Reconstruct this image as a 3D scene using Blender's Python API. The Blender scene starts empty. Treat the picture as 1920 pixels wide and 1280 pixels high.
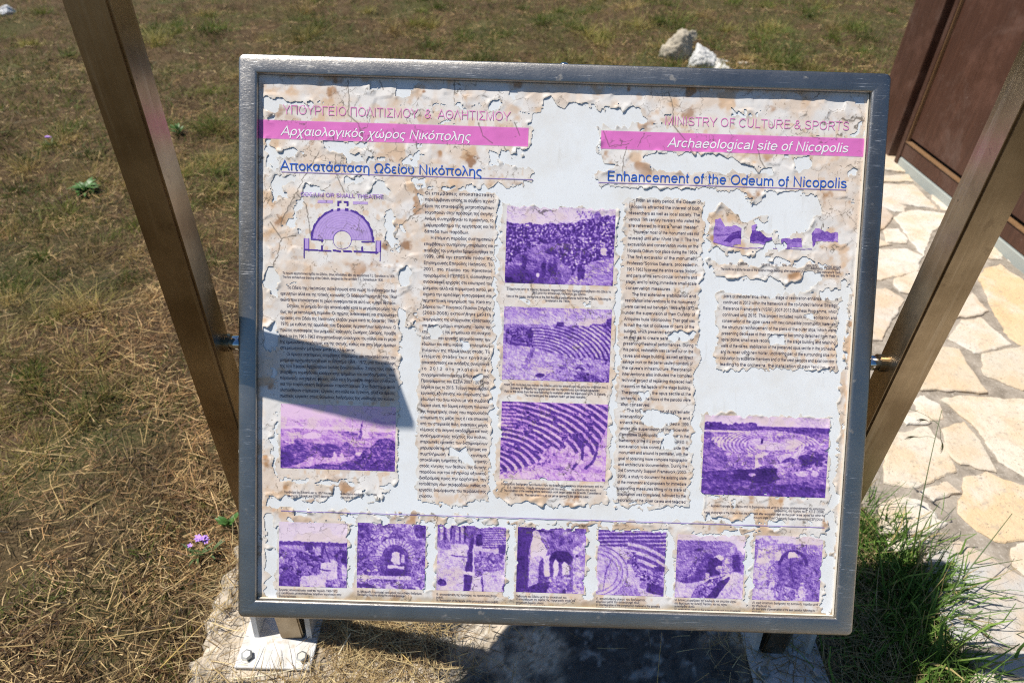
import bpy, bmesh, math, random
import numpy as np
from mathutils import Matrix, Vector

# ------------------------------------------------------------------ camera, sky, sun, exposure
SC = bpy.context.scene
COL = SC.collection
RNG = np.random.default_rng(7)
random.seed(7)
CAM = np.array([-0.07045127, -0.87571742, 1.56634314])
AX = np.array([[0.99952087, 0.01908667, 0.02436652],
               [-0.03095084, 0.60943376, 0.79223263],
               [-2.71296586e-04, 7.92607214e-01, -6.09732508e-01]])
FPX = 1280.0
cd = bpy.data.cameras.new('camera')
cam = bpy.data.objects.new('camera', cd)
COL.objects.link(cam)
mw = Matrix.Identity(4)
for i in range(3):
    mw[i][0], mw[i][1], mw[i][2], mw[i][3] = AX[0][i], AX[1][i], -AX[2][i], CAM[i]
cam.matrix_world = mw
cd.sensor_width = 36.0
cd.lens = 24.0
cd.clip_start = 0.02
cd.clip_end = 2000
cd.dof.use_dof = True
cd.dof.focus_distance = 1.14
cd.dof.aperture_fstop = 5.0
SC.camera = cam

SUN_EL = math.radians(64.5)
_h = np.array([-1, 0.12, 0.0]); _h /= np.linalg.norm(_h)
SUN = np.cos(SUN_EL) * _h + np.array([0, 0, math.sin(SUN_EL)])
w = bpy.data.worlds.new('World'); SC.world = w; w.use_nodes = True
nt = w.node_tree
sky = nt.nodes.new('ShaderNodeTexSky'); sky.sky_type = 'NISHITA'; sky.sun_disc = False
sky.sun_elevation = SUN_EL; sky.sun_rotation = math.atan2(_h[0], _h[1])
sky.air_density = 1.0; sky.dust_density = 0.6; sky.ozone_density = 1.5
hs = nt.nodes.new('ShaderNodeHueSaturation'); hs.inputs['Saturation'].default_value = 1.3
nt.links.new(sky.outputs[0], hs.inputs['Color']); nt.links.new(hs.outputs[0], nt.nodes['Background'].inputs[0])
nt.nodes['Background'].inputs[1].default_value = 0.066
sl = bpy.data.lights.new('sun', 'SUN'); sl.energy = 4.6; sl.angle = math.radians(0.53); sl.color = (1.0, 0.945, 0.86)
so = bpy.data.objects.new('sun', sl); COL.objects.link(so)
so.rotation_euler = Vector(SUN).to_track_quat('Z', 'Y').to_euler()
so.location = (-3, 0.5, 6)
SC.view_settings.view_transform = 'Standard'; SC.view_settings.look = 'None'
SC.view_settings.exposure = 0.42; SC.view_settings.gamma = 1
SC.render.engine = 'CYCLES'
SC.cycles.max_bounces = 8
SC.cycles.use_denoising = False      # the denoiser smears the small print
SC.cycles.filter_width = 1.1

# ------------------------------------------------------------------ helpers
def ray(px, py):
    return (px - 960) / FPX * AX[0] - (py - 640) / FPX * AX[1] + AX[2]
def on_plane(px, py, p0, n):
    d = ray(px, py)
    return CAM + d * (((p0 - CAM) @ n) / (d @ n))
def ground_at(px, py, z=0.0):
    return on_plane(px, py, np.array([0, 0, z]), np.array([0, 0, 1.0]))

def srgb(r, g, b):
    c = np.array([r, g, b], float) / 255
    return np.where(c <= 0.04045, c / 12.92, ((c + 0.055) / 1.055) ** 2.4)

TAB = np.random.default_rng(3).random((64, 256, 256)).astype(np.float32)
def vnoise(x, y, seed=0):
    t = TAB[seed % 64]
    xi = np.floor(x).astype(int); yi = np.floor(y).astype(int)
    fx = x - xi; fy = y - yi
    fx = fx * fx * (3 - 2 * fx); fy = fy * fy * (3 - 2 * fy)
    a = t[xi & 255, yi & 255]; b = t[(xi + 1) & 255, yi & 255]
    c = t[xi & 255, (yi + 1) & 255]; d = t[(xi + 1) & 255, (yi + 1) & 255]
    return (a * (1 - fx) + b * fx) * (1 - fy) + (c * (1 - fx) + d * fx) * fy
def fbm(x, y, seed=0, octv=4, gain=0.5):
    s = 0; a = 1; n = 0
    for i in range(octv):
        s = s + a * vnoise(x * 2 ** i + 13.7 * i, y * 2 ** i + 7.3 * i, seed + i)
        n += a; a *= gain
    return s / n
def worley(x, y, seed=0):
    t1 = TAB[seed % 64]; t2 = TAB[(seed + 1) % 64]; t3 = TAB[(seed + 2) % 64]
    xi = np.floor(x).astype(int); yi = np.floor(y).astype(int)
    d1 = np.full(x.shape, 9.0); d2 = np.full(x.shape, 9.0)
    sx = np.zeros(x.shape); sy = np.zeros(x.shape); idv = np.zeros(x.shape)
    for i in (-1, 0, 1):
        for j in (-1, 0, 1):
            cx = xi + i; cy = yi + j
            px = cx + t1[cx & 255, cy & 255]; py = cy + t2[cx & 255, cy & 255]
            d = np.hypot(x - px, y - py)
            m = d < d1
            d2 = np.where(m, d1, np.minimum(d2, d))
            sx = np.where(m, px, sx); sy = np.where(m, py, sy)
            idv = np.where(m, t3[cx & 255, cy & 255], idv)
            d1 = np.where(m, d, d1)
    return d1, d2, idv, sx, sy
def sstep(a, b, x):
    t = np.clip((x - a) / (b - a), 0, 1)
    return t * t * (3 - 2 * t)
def in_poly(x, y, poly):
    r = np.zeros(x.shape, bool)
    n = len(poly)
    for i in range(n):
        x0, y0 = poly[i]; x1, y1 = poly[(i + 1) % n]
        if y0 == y1: continue
        c = ((y0 > y) != (y1 > y)) & (x < (x1 - x0) * (y - y0) / (y1 - y0) + x0)
        r ^= c
    return r
def seg_dist(x, y, a, b):
    ax, ay = a; bx, by = b
    l2 = (bx - ax) ** 2 + (by - ay) ** 2 + 1e-12
    t = np.clip(((x - ax) * (bx - ax) + (y - ay) * (by - ay)) / l2, 0, 1)
    return np.hypot(x - ax - t * (bx - ax), y - ay - t * (by - ay))
def box_blur(a, r, passes=3):
    for _ in range(passes):
        for ax in (0, 1):
            p = np.pad(a, [(r + 1, r) if k == ax else (0, 0) for k in (0, 1)], mode='edge')
            c = np.cumsum(p, axis=ax)
            n = a.shape[ax]
            a = (np.take(c, range(2 * r + 1, 2 * r + 1 + n), axis=ax) - np.take(c, range(0, n), axis=ax)) / (2 * r + 1)
    return a

def mk(name, V, F, mat=None, parent=None, smooth=False, col=None):
    V = np.asarray(V, np.float32)
    me = bpy.data.meshes.new(name)
    if isinstance(F, np.ndarray):
        k = F.shape[1]
        me.vertices.add(len(V)); me.vertices.foreach_set('co', V.ravel())
        me.loops.add(F.size); me.loops.foreach_set('vertex_index', F.astype(np.int32).ravel())
        me.polygons.add(len(F)); me.polygons.foreach_set('loop_start', np.arange(0, F.size, k, dtype=np.int32))
        me.update(calc_edges=True)
        me.validate()
    else:
        me.from_pydata(V.tolist(), [], F); me.update()
    if col is not None:
        c = np.ones((len(V), 4), np.float32); c[:, :3] = col
        at = me.color_attributes.new('tint', 'FLOAT_COLOR', 'POINT')
        at.data.foreach_set('color', c.ravel())
    me.polygons.foreach_set('use_smooth', np.full(len(me.polygons), bool(smooth)))
    o = bpy.data.objects.new(name, me); COL.objects.link(o)
    if mat: me.materials.append(mat)
    if parent: o.parent = parent
    return o
def from_bm(name, bm, mat=None, parent=None, smooth=False):
    me = bpy.data.meshes.new(name); bm.to_mesh(me); bm.free()
    if smooth: me.polygons.foreach_set('use_smooth', np.full(len(me.polygons), True))
    o = bpy.data.objects.new(name, me); COL.objects.link(o)
    if mat: me.materials.append(mat)
    if parent: o.parent = parent
    return o
def thing(name, label, cat, group=None, loc=(0, 0, 0)):
    o = bpy.data.objects.new(name, None); COL.objects.link(o); o.location = loc
    o.empty_display_size = 0.1
    return tag(o, label, cat, group)
def tag(o, label=None, cat=None, group=None, kind=None):
    if label: o['label'] = label
    if cat: o['category'] = cat
    if group: o['group'] = group
    if kind: o['kind'] = kind
    return o
def bm_box(bm, lo, hi, frame=None, bevel=0.0):
    """frame: (origin, ex, ey, ez) local axes"""
    b2 = bmesh.new()
    bmesh.ops.create_cube(b2, size=1)
    for v in b2.verts:
        v.co = Vector([lo[i] + (v.co[i] + 0.5) * (hi[i] - lo[i]) for i in range(3)])
    if bevel:
        bmesh.ops.bevel(b2, geom=b2.edges[:], offset=bevel, segments=2, affect='EDGES')
    if frame:
        o, ex, ey, ez = [Vector(q) for q in frame]
        for v in b2.verts: v.co = o + ex * v.co.x + ey * v.co.y + ez * v.co.z
    bmesh.ops.recalc_face_normals(b2, faces=b2.faces[:])
    t = bpy.data.meshes.new('t'); b2.to_mesh(t); b2.free()
    bm.from_mesh(t); bpy.data.meshes.remove(t)
def tube(path, radii, seg=7):
    P = [Vector(p) for p in path]; V = []; F = []
    up = Vector((0.13, 0.2, 1)).normalized()
    for i, p in enumerate(P):
        t = (P[min(i + 1, len(P) - 1)] - P[max(i - 1, 0)]).normalized()
        a = t.cross(up)
        if a.length < 1e-3: a = t.cross(Vector((1, 0, 0)))
        a.normalize(); b = t.cross(a)
        for k in range(seg):
            an = 2 * math.pi * k / seg
            V.append(p + (a * math.cos(an) + b * math.sin(an)) * radii[i])
    for i in range(len(P) - 1):
        for k in range(seg):
            F.append([i * seg + k, i * seg + (k + 1) % seg, (i + 1) * seg + (k + 1) % seg, (i + 1) * seg + k])
    F.append(list(range(seg))[::-1]); F.append([(len(P) - 1) * seg + k for k in range(seg)])
    return [list(v) for v in V], F

# ------------------------------------------------------------------ materials
class M:
    def __init__(s, name, rough=0.6, metal=0.0, base=(0.5, 0.5, 0.5), spec=0.5):
        s.m = bpy.data.materials.new(name); s.m.use_nodes = True
        s.nt = s.m.node_tree; s.b = s.nt.nodes['Principled BSDF']
        s.b.inputs['Roughness'].default_value = rough; s.b.inputs['Metallic'].default_value = metal
        s.b.inputs['Base Color'].default_value = (*base, 1)
        s.b.inputs['Specular IOR Level'].default_value = spec
        s.tc = s.nt.nodes.new('ShaderNodeTexCoord')
    def n(s, t, **kw):
        x = s.nt.nodes.new(t)
        for k, v in kw.items():
            if hasattr(x, k): setattr(x, k, v)
            else: x.inputs[k].default_value = v
        return x
    def l(s, a, b): s.nt.links.new(a, b)
    def coord(s, scale=(1, 1, 1), rot=(0, 0, 0)):
        mp = s.n('ShaderNodeMapping'); mp.inputs['Scale'].default_value = scale; mp.inputs['Rotation'].default_value = rot
        s.l(s.tc.outputs['Object'], mp.inputs[0]); return mp.outputs[0]
    def noise(s, scale, detail=4, rough=0.55, co=None, dist=0.0):
        x = s.n('ShaderNodeTexNoise'); x.inputs['Scale'].default_value = scale
        x.inputs['Detail'].default_value = detail; x.inputs['Roughness'].default_value = rough
        x.inputs['Distortion'].default_value = dist
        s.l(co if co is not None else s.tc.outputs['Object'], x.inputs['Vector']); return x.outputs[0]
    def voro(s, scale, feature='F1', co=None, out=0):
        x = s.n('ShaderNodeTexVoronoi'); x.feature = feature; x.inputs['Scale'].default_value = scale
        s.l(co if co is not None else s.tc.outputs['Object'], x.inputs['Vector']); return x.outputs[out]
    def ramp(s, src, stops):
        r = s.n('ShaderNodeValToRGB'); e = r.color_ramp.elements
        while len(e) < len(stops): e.new(0.5)
        for q, (p, c) in zip(e, stops):
            q.position = p; q.color = (*c, 1) if len(c) == 3 else (c[0],) * 3 + (1,)
        s.l(src, r.inputs[0]); return r.outputs[0]
    def mix(s, f, a, b, mode='MIX'):
        x = s.n('ShaderNodeMix'); x.data_type = 'RGBA'; x.blend_type = mode
        for k, v in ((0, f), (6, a), (7, b)):
            if isinstance(v, (int, float)): x.inputs[k].default_value = v
            elif isinstance(v, tuple): x.inputs[k].default_value = (*v, 1)
            else: s.l(v, x.inputs[k])
        return x.outputs[2]
    def attr(s, name='tint'):
        x = s.n('ShaderNodeAttribute'); x.attribute_name = name; return x.outputs['Color']
    def color(s, c): s.l(c, s.b.inputs['Base Color'])
    def rough(s, c): s.l(c, s.b.inputs['Roughness'])
    def bump(s, src, strength=0.3, dist=0.002, prev=None):
        x = s.n('ShaderNodeBump'); x.inputs['Strength'].default_value = strength; x.inputs['Distance'].default_value = dist
        s.l(src, x.inputs['Height'])
        if prev is not None: s.l(prev, x.inputs['Normal'])
        s.l(x.outputs[0], s.b.inputs['Normal']); return x.outputs[0]

def mat_print(name, rough=0.42):
    m = M(name, rough, spec=0.4); m.color(m.attr()); m.bump(m.noise(900, 2), 0.10, 0.0006); return m.m
M_PRINT = mat_print('weathered_vinyl')
M_PHOTO = mat_print('printed_photo_film', 0.38)
def mat_flat(name, c, rough=0.5):
    m = M(name, rough, base=c, spec=0.4)
    m.color(m.mix(m.noise(300, 3), tuple(x * 0.82 for x in c), tuple(min(1, x * 1.12) for x in c)))
    return m.m
M_BOARD = M('bare_board', 0.35, spec=0.4)
M_BOARD.color(M_BOARD.mix(M_BOARD.ramp(M_BOARD.noise(420, 3, 0.6), [(0.62, (0.0,)), (0.75, (1.0,))]),
              M_BOARD.mix(M_BOARD.noise(25, 4), (0.75, 0.775, 0.79), (0.81, 0.835, 0.85)), (0.62, 0.62, 0.60)))
_o = M_BOARD.b.inputs['Base Color'].links[0].from_socket
_o = M_BOARD.mix(M_BOARD.ramp(M_BOARD.noise(11, 6, .7), [(.46, (0.0,)), (.78, (.55,))]), _o, (.66, .61, .53))
M_BOARD.color(M_BOARD.mix(M_BOARD.ramp(M_BOARD.noise(1.0, 4, .6, co=M_BOARD.coord((70, 14, 14))), [(.60, (0.0,)), (.72, (.35,))]), _o, (.60, .58, .54)))
M_BOARD = M_BOARD.m
M_INK = mat_flat('faded_black_ink', (0.040, 0.036, 0.085))
M_BLUE = mat_flat('blue_ink', tuple(srgb(38, 92, 190)))
M_PINKT = mat_flat('pink_ink', tuple(srgb(226, 138, 196)))
M_LILAC = mat_flat('lilac_ink', tuple(srgb(176, 140, 208)))
M_WHITE = mat_flat('white_ink', (0.86, 0.84, 0.86))

m = M('galvanised_frame', 0.36, 1.0)
nz = m.noise(14, 5); fine = m.noise(1.0, 3, co=m.coord((160, 2600, 2600)))
m.color(m.mix(nz, (0.30, 0.285, 0.262), (0.45, 0.43, 0.40)))
spots = m.ramp(m.noise(55, 4), [(0.66, (0.0,)), (0.74, (1.0,))])
m.rough(m.mix(spots, m.mix(nz, (0.30,) * 3, (0.46,) * 3), (0.62,) * 3))
m.bump(m.noise(120, 3, 0.6), 0.13, 0.002, m.bump(fine, 0.40, 0.0005))
scr = m.ramp(m.noise(1.0, 4, 0.7, co=m.coord((24, 700, 700), (0.5, 0, 0.35))), [(0.59, (0.0,)), (0.67, (0.8,))])
scr = m.mix(m.ramp(m.noise(9, 3), [(0.46, (0.0,)), (0.58, (1.0,))]), (0.0,) * 3, scr)
old = m.b.inputs['Base Color'].links[0].from_socket
m.color(m.mix(scr, old, (0.86, 0.85, 0.83)))
old = m.b.inputs['Roughness'].links[0].from_socket
m.rough(m.mix(scr, old, (0.62,) * 3))
M_FRAME = m.m
m = M('brushed_stainless', 0.24, 1.0)
st = m.noise(1.0, 3, co=m.coord((420, 420, 6))); pat = m.noise(9, 5)
c = m.mix(m.ramp(pat, [(.35, (0.0,)), (.65, (1.0,))]), (0.225, 0.170, 0.105), (0.40, 0.32, 0.215))
c = m.mix(m.ramp(m.noise(46, 4, .7), [(.60, (0.0,)), (.74, (.6,))]), c, (.15, .11, .075))
c = m.mix(m.ramp(m.noise(1.0, 5, .65, co=m.coord((55, 55, 2.2))), [(.54, (0.0,)), (.68, (.55,))]), c, (.47, .41, .32))
m.color(m.mix(m.ramp(m.noise(150, 3), [(.70, (0.0,)), (.76, (.8,))]), c, (.07, .055, .045)))
m.rough(m.mix(st, (0.24,) * 3, (0.42,) * 3))
m.bump(st, 0.12, 0.0006)
M_POST = m.m
m = M('polished_steel', 0.12, 1.0, (0.62, 0.62, 0.62)); M_ROD = m.m
m = M('white_galvanised_plate', 0.48, 0.15)
m.color(m.mix(m.ramp(m.noise(30, 5), [(0.45, (0.0,)), (0.75, (1.0,))]), (0.54, 0.54, 0.535), (0.40, 0.37, 0.31)))
old = m.b.inputs['Base Color'].links[0].from_socket
m.color(m.mix(m.ramp(m.noise(19, 5, .7), [(0.60, (0.0,)), (0.72, (0.7,))]), old, (0.36, 0.25, 0.14)))
m.bump(m.noise(200, 3), 0.1, 0.001); M_PLATE = m.m
m = M('zinc_bolt', 0.4, 0.85)
m.color(m.mix(m.noise(120, 3), (0.34, 0.34, 0.32), (0.55, 0.54, 0.50))); M_BOLT = m.m

# ------------------------------------------------------------------ the information sign
PW, PH, FR, ZC, TH = 1.04, 0.92664, 0.030228, 0.87, math.radians(33.264739)
UX = np.array([1.0, 0, 0]); UV = np.array([0, math.sin(TH), math.cos(TH)]); UN = np.array([0, -math.cos(TH), math.sin(TH)])
PC = np.array([0, 0, ZC]); DP = -0.0105
def p3(u, v, d=0.0):
    u = np.asarray(u, float); v = np.asarray(v, float); d = np.asarray(d, float)
    return PC + u[..., None] * UX + v[..., None] * UV + (DP + d)[..., None] * UN
def puv(px, py):
    X = on_plane(px, py, PC + UN * DP, UN)
    return float(X[0]), float((X - PC) @ UV)
def uvpoly(pts): return [puv(*p) for p in pts]

sign = thing('information_sign', 'weathered bilingual information panel in a grey metal frame held between two steel posts', 'sign')

def build_frame():
    W, H = PW / 2, PH / 2
    # profile: (offset from outer edge, height)
    prof = [(0.0, -0.034), (0.0, -0.0045), (0.0006, -0.0022), (0.002, -0.0007), (0.0045, 0.0), (0.010, 0.0004), (0.0151, 0.00055),
            (0.0202, 0.0004), (0.0262, 0.0), (0.0285, -0.0006), (0.0298, -0.002), (FR, -0.004), (FR, -0.0125)]
    NA = 5; R = 0.010; V = []; F = []
    for off, hgt in prof:
        r = max(R - off, 0.0005)
        for cx, cy, a0 in ((1, 1, 0), (-1, 1, 90), (-1, -1, 180), (1, -1, 270)):
            for k in range(NA):
                a = math.radians(a0 + 90 * k / (NA - 1))
                u = cx * (W - off - r) + r * math.cos(a); v = cy * (H - off - r) + r * math.sin(a)
                V.append(PC + u * UX + v * UV + hgt * UN)
    n = 4 * NA
    for i in range(len(prof) - 1):
        for k in range(n):
            F.append([i * n + k, i * n + (k + 1) % n, (i + 1) * n + (k + 1) % n, (i + 1) * n + k])
    return mk('frame', V, F, M_FRAME, sign, smooth=True)
frame = build_frame()
def plate_uv(name, hw, hh, d0, d1, mat, parent):
    bm = bmesh.new()
    bm_box(bm, (-hw, -hh, d0), (hw, hh, d1), (PC, UX, UV, UN), 0.0)
    return from_bm(name, bm, mat, parent)
board = plate_uv('board', PW / 2 - FR + 0.004, PH / 2 - FR + 0.004, -0.031, DP, M_BOARD, sign)
# inner bead along the bottom and the right edge of the board
m = M('cream_bead', 0.45, base=(0.74, 0.68, 0.58)); M_BEAD = m.m
bm = bmesh.new()
iw, ih = PW / 2 - FR, PH / 2 - FR
bm_box(bm, (-iw + .0005, -ih + .0003, DP + .0001), (iw - .0004, -ih + .0022, DP + .0035), (PC, UX, UV, UN), 0.0006)
bm_box(bm, (iw - .0026, -ih + .0024, DP + .0001), (iw - .0004, ih - .001, DP + .0035), (PC, UX, UV, UN), 0.0006)
from_bm('edge_bead', bm, M_BEAD, sign)

# ---- where the vinyl still sticks (pixel outlines of the print, mapped on to the panel plane)
ROUGH = [
 [(470,130),(1650,170),(1650,225),(1560,226),(1500,228),(1380,236),(1275,248),(1238,225),(1212,240),(1195,208),(1150,200),(1120,210),(1095,190),(1050,205),(1030,188),(1000,212),(965,200),(935,190),(905,203),(880,192),(850,206),(830,195),(790,210),(740,196),(700,205),(660,212),(620,202),(560,212),(470,240)],
 [(470,190),(960,205),(992,220),(996,292),(940,286),(930,300),(1000,340),(985,352),(940,345),(905,352),(860,356),(800,348),(785,385),(750,430),(772,455),(790,500),(785,590),(760,612),(745,590),(470,600)],
 [(470,540),(735,540),(752,640),(748,700),(745,775),(470,770)],
 [(470,740),(522,740),(510,830),(516,905),(505,960),(512,1050),(500,1110),(525,1140),(470,1140)],
 [(500,898),(742,908),(735,925),(700,938),(640,932),(600,940),(520,930)],
 [(1120,240),(1215,232),(1650,215),(1650,300),(1632,420),(1590,445),(1545,410),(1535,375),(1490,352),(1440,352),(1415,385),(1385,352),(1335,345),(1240,356),(1180,335),(1120,352),(1105,330),(1150,315),(1125,298)],
 [(1330,392),(1365,385),(1390,420),(1445,400),(1440,425),(1470,440),(1500,430),(1515,405),(1600,400),(1605,510),(1560,505),(1520,480),(1480,490),(1420,482),(1345,468),(1330,470)],
 [(1590,290),(1650,290),(1625,700),(1600,1175),(1562,1170),(1572,800),(1590,560)],
 [(500,952),(640,958),(760,962),(900,970),(1000,975),(1300,978),(1556,985),(1552,1003),(1440,1010),(1390,995),(1300,1003),(1200,992),(1060,992),(960,982),(880,978),(760,984),(640,976),(500,985)],
 [(1325,488),(1590,500),(1588,530),(1540,545),(1480,538),(1440,520),(1400,528),(1340,512)],
 [(755,395),(795,400),(792,470),(775,490),(755,470)],
 [(770,450),(800,450),(798,560),(770,620),(752,590)],
 [(470,1095),(1600,1140),(1590,1180),(470,1150)],
 [(928,900),(1140,905),(1135,940),(1040,948),(925,935)],
 [(785,925),(920,930),(905,945),(850,948),(784,942)],
 [(1153,930),(1290,935),(1285,950),(1215,952),(1152,948)],
 [(1318,925),(1556,930),(1550,985),(1420,980),(1318,962)],
]
FINE = [
 [(520,530),(750,538),(748,765),(518,758)],
 [(789,355),(934,362),(926,600),(916,938),(779,934),(784,640)],
 [(942,383),(1160,391),(1154,570),(932,562)],
 [(938,562),(1154,570),(1148,748),(932,742)],
 [(933,738),(1146,746),(1140,915),(928,905)],
 [(1170,368),(1320,376),(1310,640),(1292,946),(1150,940),(1160,640)],
 [(1346,545),(1578,558),(1568,695),(1342,692)],
 [(1314,775),(1560,780),(1552,932),(1312,928)],
 [(522,752),(748,760),(744,908),(518,898)],
 [(520,974),(656,978),(652,1142),(518,1138)],[(667,977),(802,983),(796,1148),(664,1144)],
 [(817,983),(952,988),(946,1150),(813,1146)],[(966,987),(1102,992),(1096,1158),(962,1152)],
 [(1116,990),(1252,996),(1246,1160),(1112,1156)],[(1263,998),(1400,1003),(1394,1166),(1260,1160)],
 [(1408,1000),(1544,1008),(1538,1168),(1405,1164)],
 [(484,222),(994,240),(992,278),(484,260)],[(1125,243),(1634,259),(1634,296),(1124,283)],
 [(520,300),(1000,312),(1000,341),(520,330)],[(1124,320),(1595,330),(1595,362),(1124,348)],
 [(522,195),(965,203),(965,234),(522,226)],[(1238,216),(1600,222),(1600,252),(1238,246)],[(560,362),(724,366),(722,498),(560,494)],
 [(524,505),(745,510),(745,534),(524,530)],
]
HOLES = [
 [(497,178),(540,190),(572,196),(600,190),(607,202),(575,210),(520,210),(496,200)],
 [(501,275),(545,282),(566,284),(552,295),(528,300),(515,325),(500,290)],
 [(503,335),(528,328),(556,330),(535,345),(520,380),(505,360)],
 [(700,345),(718,340),(730,360),(715,380),(698,365)],
 [(560,380),(585,395),(562,440),(535,420)],
 [(640,285),(690,300),(720,290),(735,315),(705,330),(650,322)],
 [(770,330),(800,335),(800,345),(775,350)],
 [(1215,290),(1290,286),(1345,292),(1400,306),(1430,325),(1390,318),(1300,325),(1215,320)],
 [(1600,238),(1618,232),(1615,255),(1596,252)],
 [(1370,205),(1400,208),(1425,215),(1395,222),(1372,218)],
 [(790,215),(850,212),(870,225),(840,235),(800,230)],
 [(610,255),(660,262),(690,268),(650,285),(605,275)],
 [(722,400),(738,395),(742,470),(725,460)],
 [(497,500),(530,520),(520,560),(495,540)],
 [(493,610),(520,600),(524,650),(500,660)],
 [(1440,452),(1470,455),(1465,470),(1440,468)],
 [(1480,395),(1515,392),(1520,440),(1490,425)],
 [(497,985),(520,990),(518,1010),(505,1020)],[(495,1030),(520,1030),(520,1095),(500,1070)],[(497,1100),(520,1095),(518,1125),(500,1122)],
 [(640,965),(668,968),(668,985),(640,980)],[(760,975),(800,985),(795,978)],
 [(1545,1105),(1570,1120),(1560,1145),(1540,1130)],
]
GR = 0.001
GU = np.arange(-0.4925, 0.4926, GR); GV = np.arange(-0.4358, 0.4359, GR)
UU, VV = np.meshgrid(GU, GV)
def warp(u, v, cell, k, amp, seed):
    X = u * 1000 / cell + 40; Y = v * 1000 / cell + 60
    _, _, _, sx, sy = worley(X, Y, seed)
    du = (sx - X) * cell / 1000 * k; dv = (sy - Y) * cell / 1000 * k
    nx = (fbm(u * 160 + 9, v * 160 + 4, seed + 3, 3) - 0.5) * amp
    ny = (fbm(u * 160 + 50, v * 160 + 77, seed + 5, 3) - 0.5) * amp
    return u + du + nx, v + dv + ny
def cover(polys, a, b):
    r = np.zeros(a.shape, bool)
    for p in polys:
        q = uvpoly(p); xs = [t[0] for t in q]; ys = [t[1] for t in q]
        s = (a > min(xs)) & (a < max(xs)) & (b > min(ys)) & (b < max(ys))
        if s.any():
            t = in_poly(a[s], b[s], q); rr = r[s]; rr |= t; r[s] = rr
    return r
a, b = warp(UU, VV, 17, 0.60, 0.010, 11)
mA = cover(ROUGH, a, b)
isl = fbm(UU * 42 + 3, VV * 42 + 8, 20, 4)
a2, b2 = warp(UU, VV, 13, 0.7, 0.007, 30)
mA &= ~cover(HOLES, a2, b2)
mA &= ~(fbm(a2 * 36 + 31, b2 * 36 + 12, 25, 2) > 0.735)
a, b = warp(UU, VV, 13, 0.42, 0.0075, 17)
a = a + (fbm(UU * 34 + 2, VV * 34, 21, 2) - .5) * .016 * sstep(.45, .6, fbm(UU * 9, VV * 9 + 4, 23, 2)); b = b + (fbm(UU * 34 + 60, VV * 34 + 9, 22, 2) - .5) * .014 * sstep(.45, .6, fbm(UU * 9 + 7, VV * 9, 24, 2))
mB = cover(FINE, a, b)
CHIPS = [[(1195,768),(1268,772),(1284,786),(1240,800),(1212,792)],[(1232,812),(1262,806),(1270,830),(1244,838)],[(1248,622),(1300,626),(1290,640),(1262,640)],[(1196,736),(1222,742),(1210,750)],[(845,842),(880,846),(892,872),(862,866)],[(858,640),(888,646),(880,662)],
 [(800,612),(832,618),(822,632),(802,626)],[(878,700),(908,704),(896,718)],[(1440,630),(1475,634),(1466,648),(1448,644)],[(1500,585),(1530,590),(1520,600)],[(1392,655),(1422,660),(1408,672)],[(540,1130),(600,1134),(590,1140),(545,1138)],[(1010,900),(1044,904),(1030,914)],[(960,556),(990,560),(980,568)],[(1085,562),(1110,566),(1100,572)]]
mB &= ~cover(CHIPS, a2, b2)
MASK = mA | mB
MS = MASK.astype(np.float64)
prox = np.clip(1 - box_blur(MS, 2, 2), 0, 1) * 2.0 * MASK          # ~1 at a torn edge
prox2 = np.clip((1 - box_blur(MS, 5, 3)) * 2.0, 0, 1) * MASK
curl = fbm(UU * 70, VV * 70, 33, 3)
curl = sstep(0.50, 0.74, curl)
fineblk = box_blur(mB.astype(float), 6, 2)
puff = (fbm(UU * 48 + 5, VV * 48 + 1, 36, 3) - 0.35)
lift = np.clip(prox2 * 1.25, 0, 1) ** 1.2
_x, _y = UU * 1000 / 27 + 70, VV * 1000 / 27 + 20          # stiff flakes, each a little tilted
_d1, _d2, _id, _sx, _sy = worley(_x, _y, 44)
tiltp = np.clip(((_x - _sx) * np.cos(_id * 40) + (_y - _sy) * np.sin(_id * 40)) + .1, 0, 1) * (0.4 + _id)
HGT = 0.0003 + np.clip(puff, 0, 1) * (0.0013 * (1 - 0.70 * fineblk)) + tiltp * 0.0014 * (1 - 0.78 * fineblk) + lift * (0.0001 + 0.0026 * curl) * (1 - 0.5 * fineblk)
HGT = box_blur(HGT, 2, 1)
HGT *= 1 - 0.9 * sstep(iw - 0.012, iw - 0.003, np.abs(UU)); HGT *= 1 - 0.9 * sstep(ih - 0.012, ih - 0.003, np.abs(VV))
HGT += 0.0002
def samp(field, u, v):
    x = np.clip((np.asarray(u) - GU[0]) / GR, 0, len(GU) - 1.001); y = np.clip((np.asarray(v) - GV[0]) / GR, 0, len(GV) - 1.001)
    xi = x.astype(int); yi = y.astype(int); fx = x - xi; fy = y - yi
    return (field[yi, xi] * (1 - fx) + field[yi, xi + 1] * fx) * (1 - fy) + (field[yi + 1, xi] * (1 - fx) + field[yi + 1, xi + 1] * fx) * fy
def cracks(u, v, cell, width, seed, gate):
    n1 = (fbm(u * 120 + 3, v * 120 + 5, seed + 7, 3) - 0.5) * 0.35; n2 = (fbm(u * 120 + 33, v * 120 + 15, seed + 9, 3) - 0.5) * 0.35
    d1, d2, _, _, _ = worley(u * 1000 / cell + 70 + n1, v * 1000 / cell + 20 + n2, seed)
    g = sstep(gate, gate + 0.06, fbm(u * 30 + 5, v * 30 + 2, seed + 6, 3))
    e = (d2 - d1) * cell
    return (1 - sstep(width * 0.4, width, e)) * g
def crack_all(u, v):
    return np.maximum.reduce([cracks(u, v, 62, 1.4, 40, 0.52), cracks(u, v, 27, 0.9, 44, 0.555) * 0.7])
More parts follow.
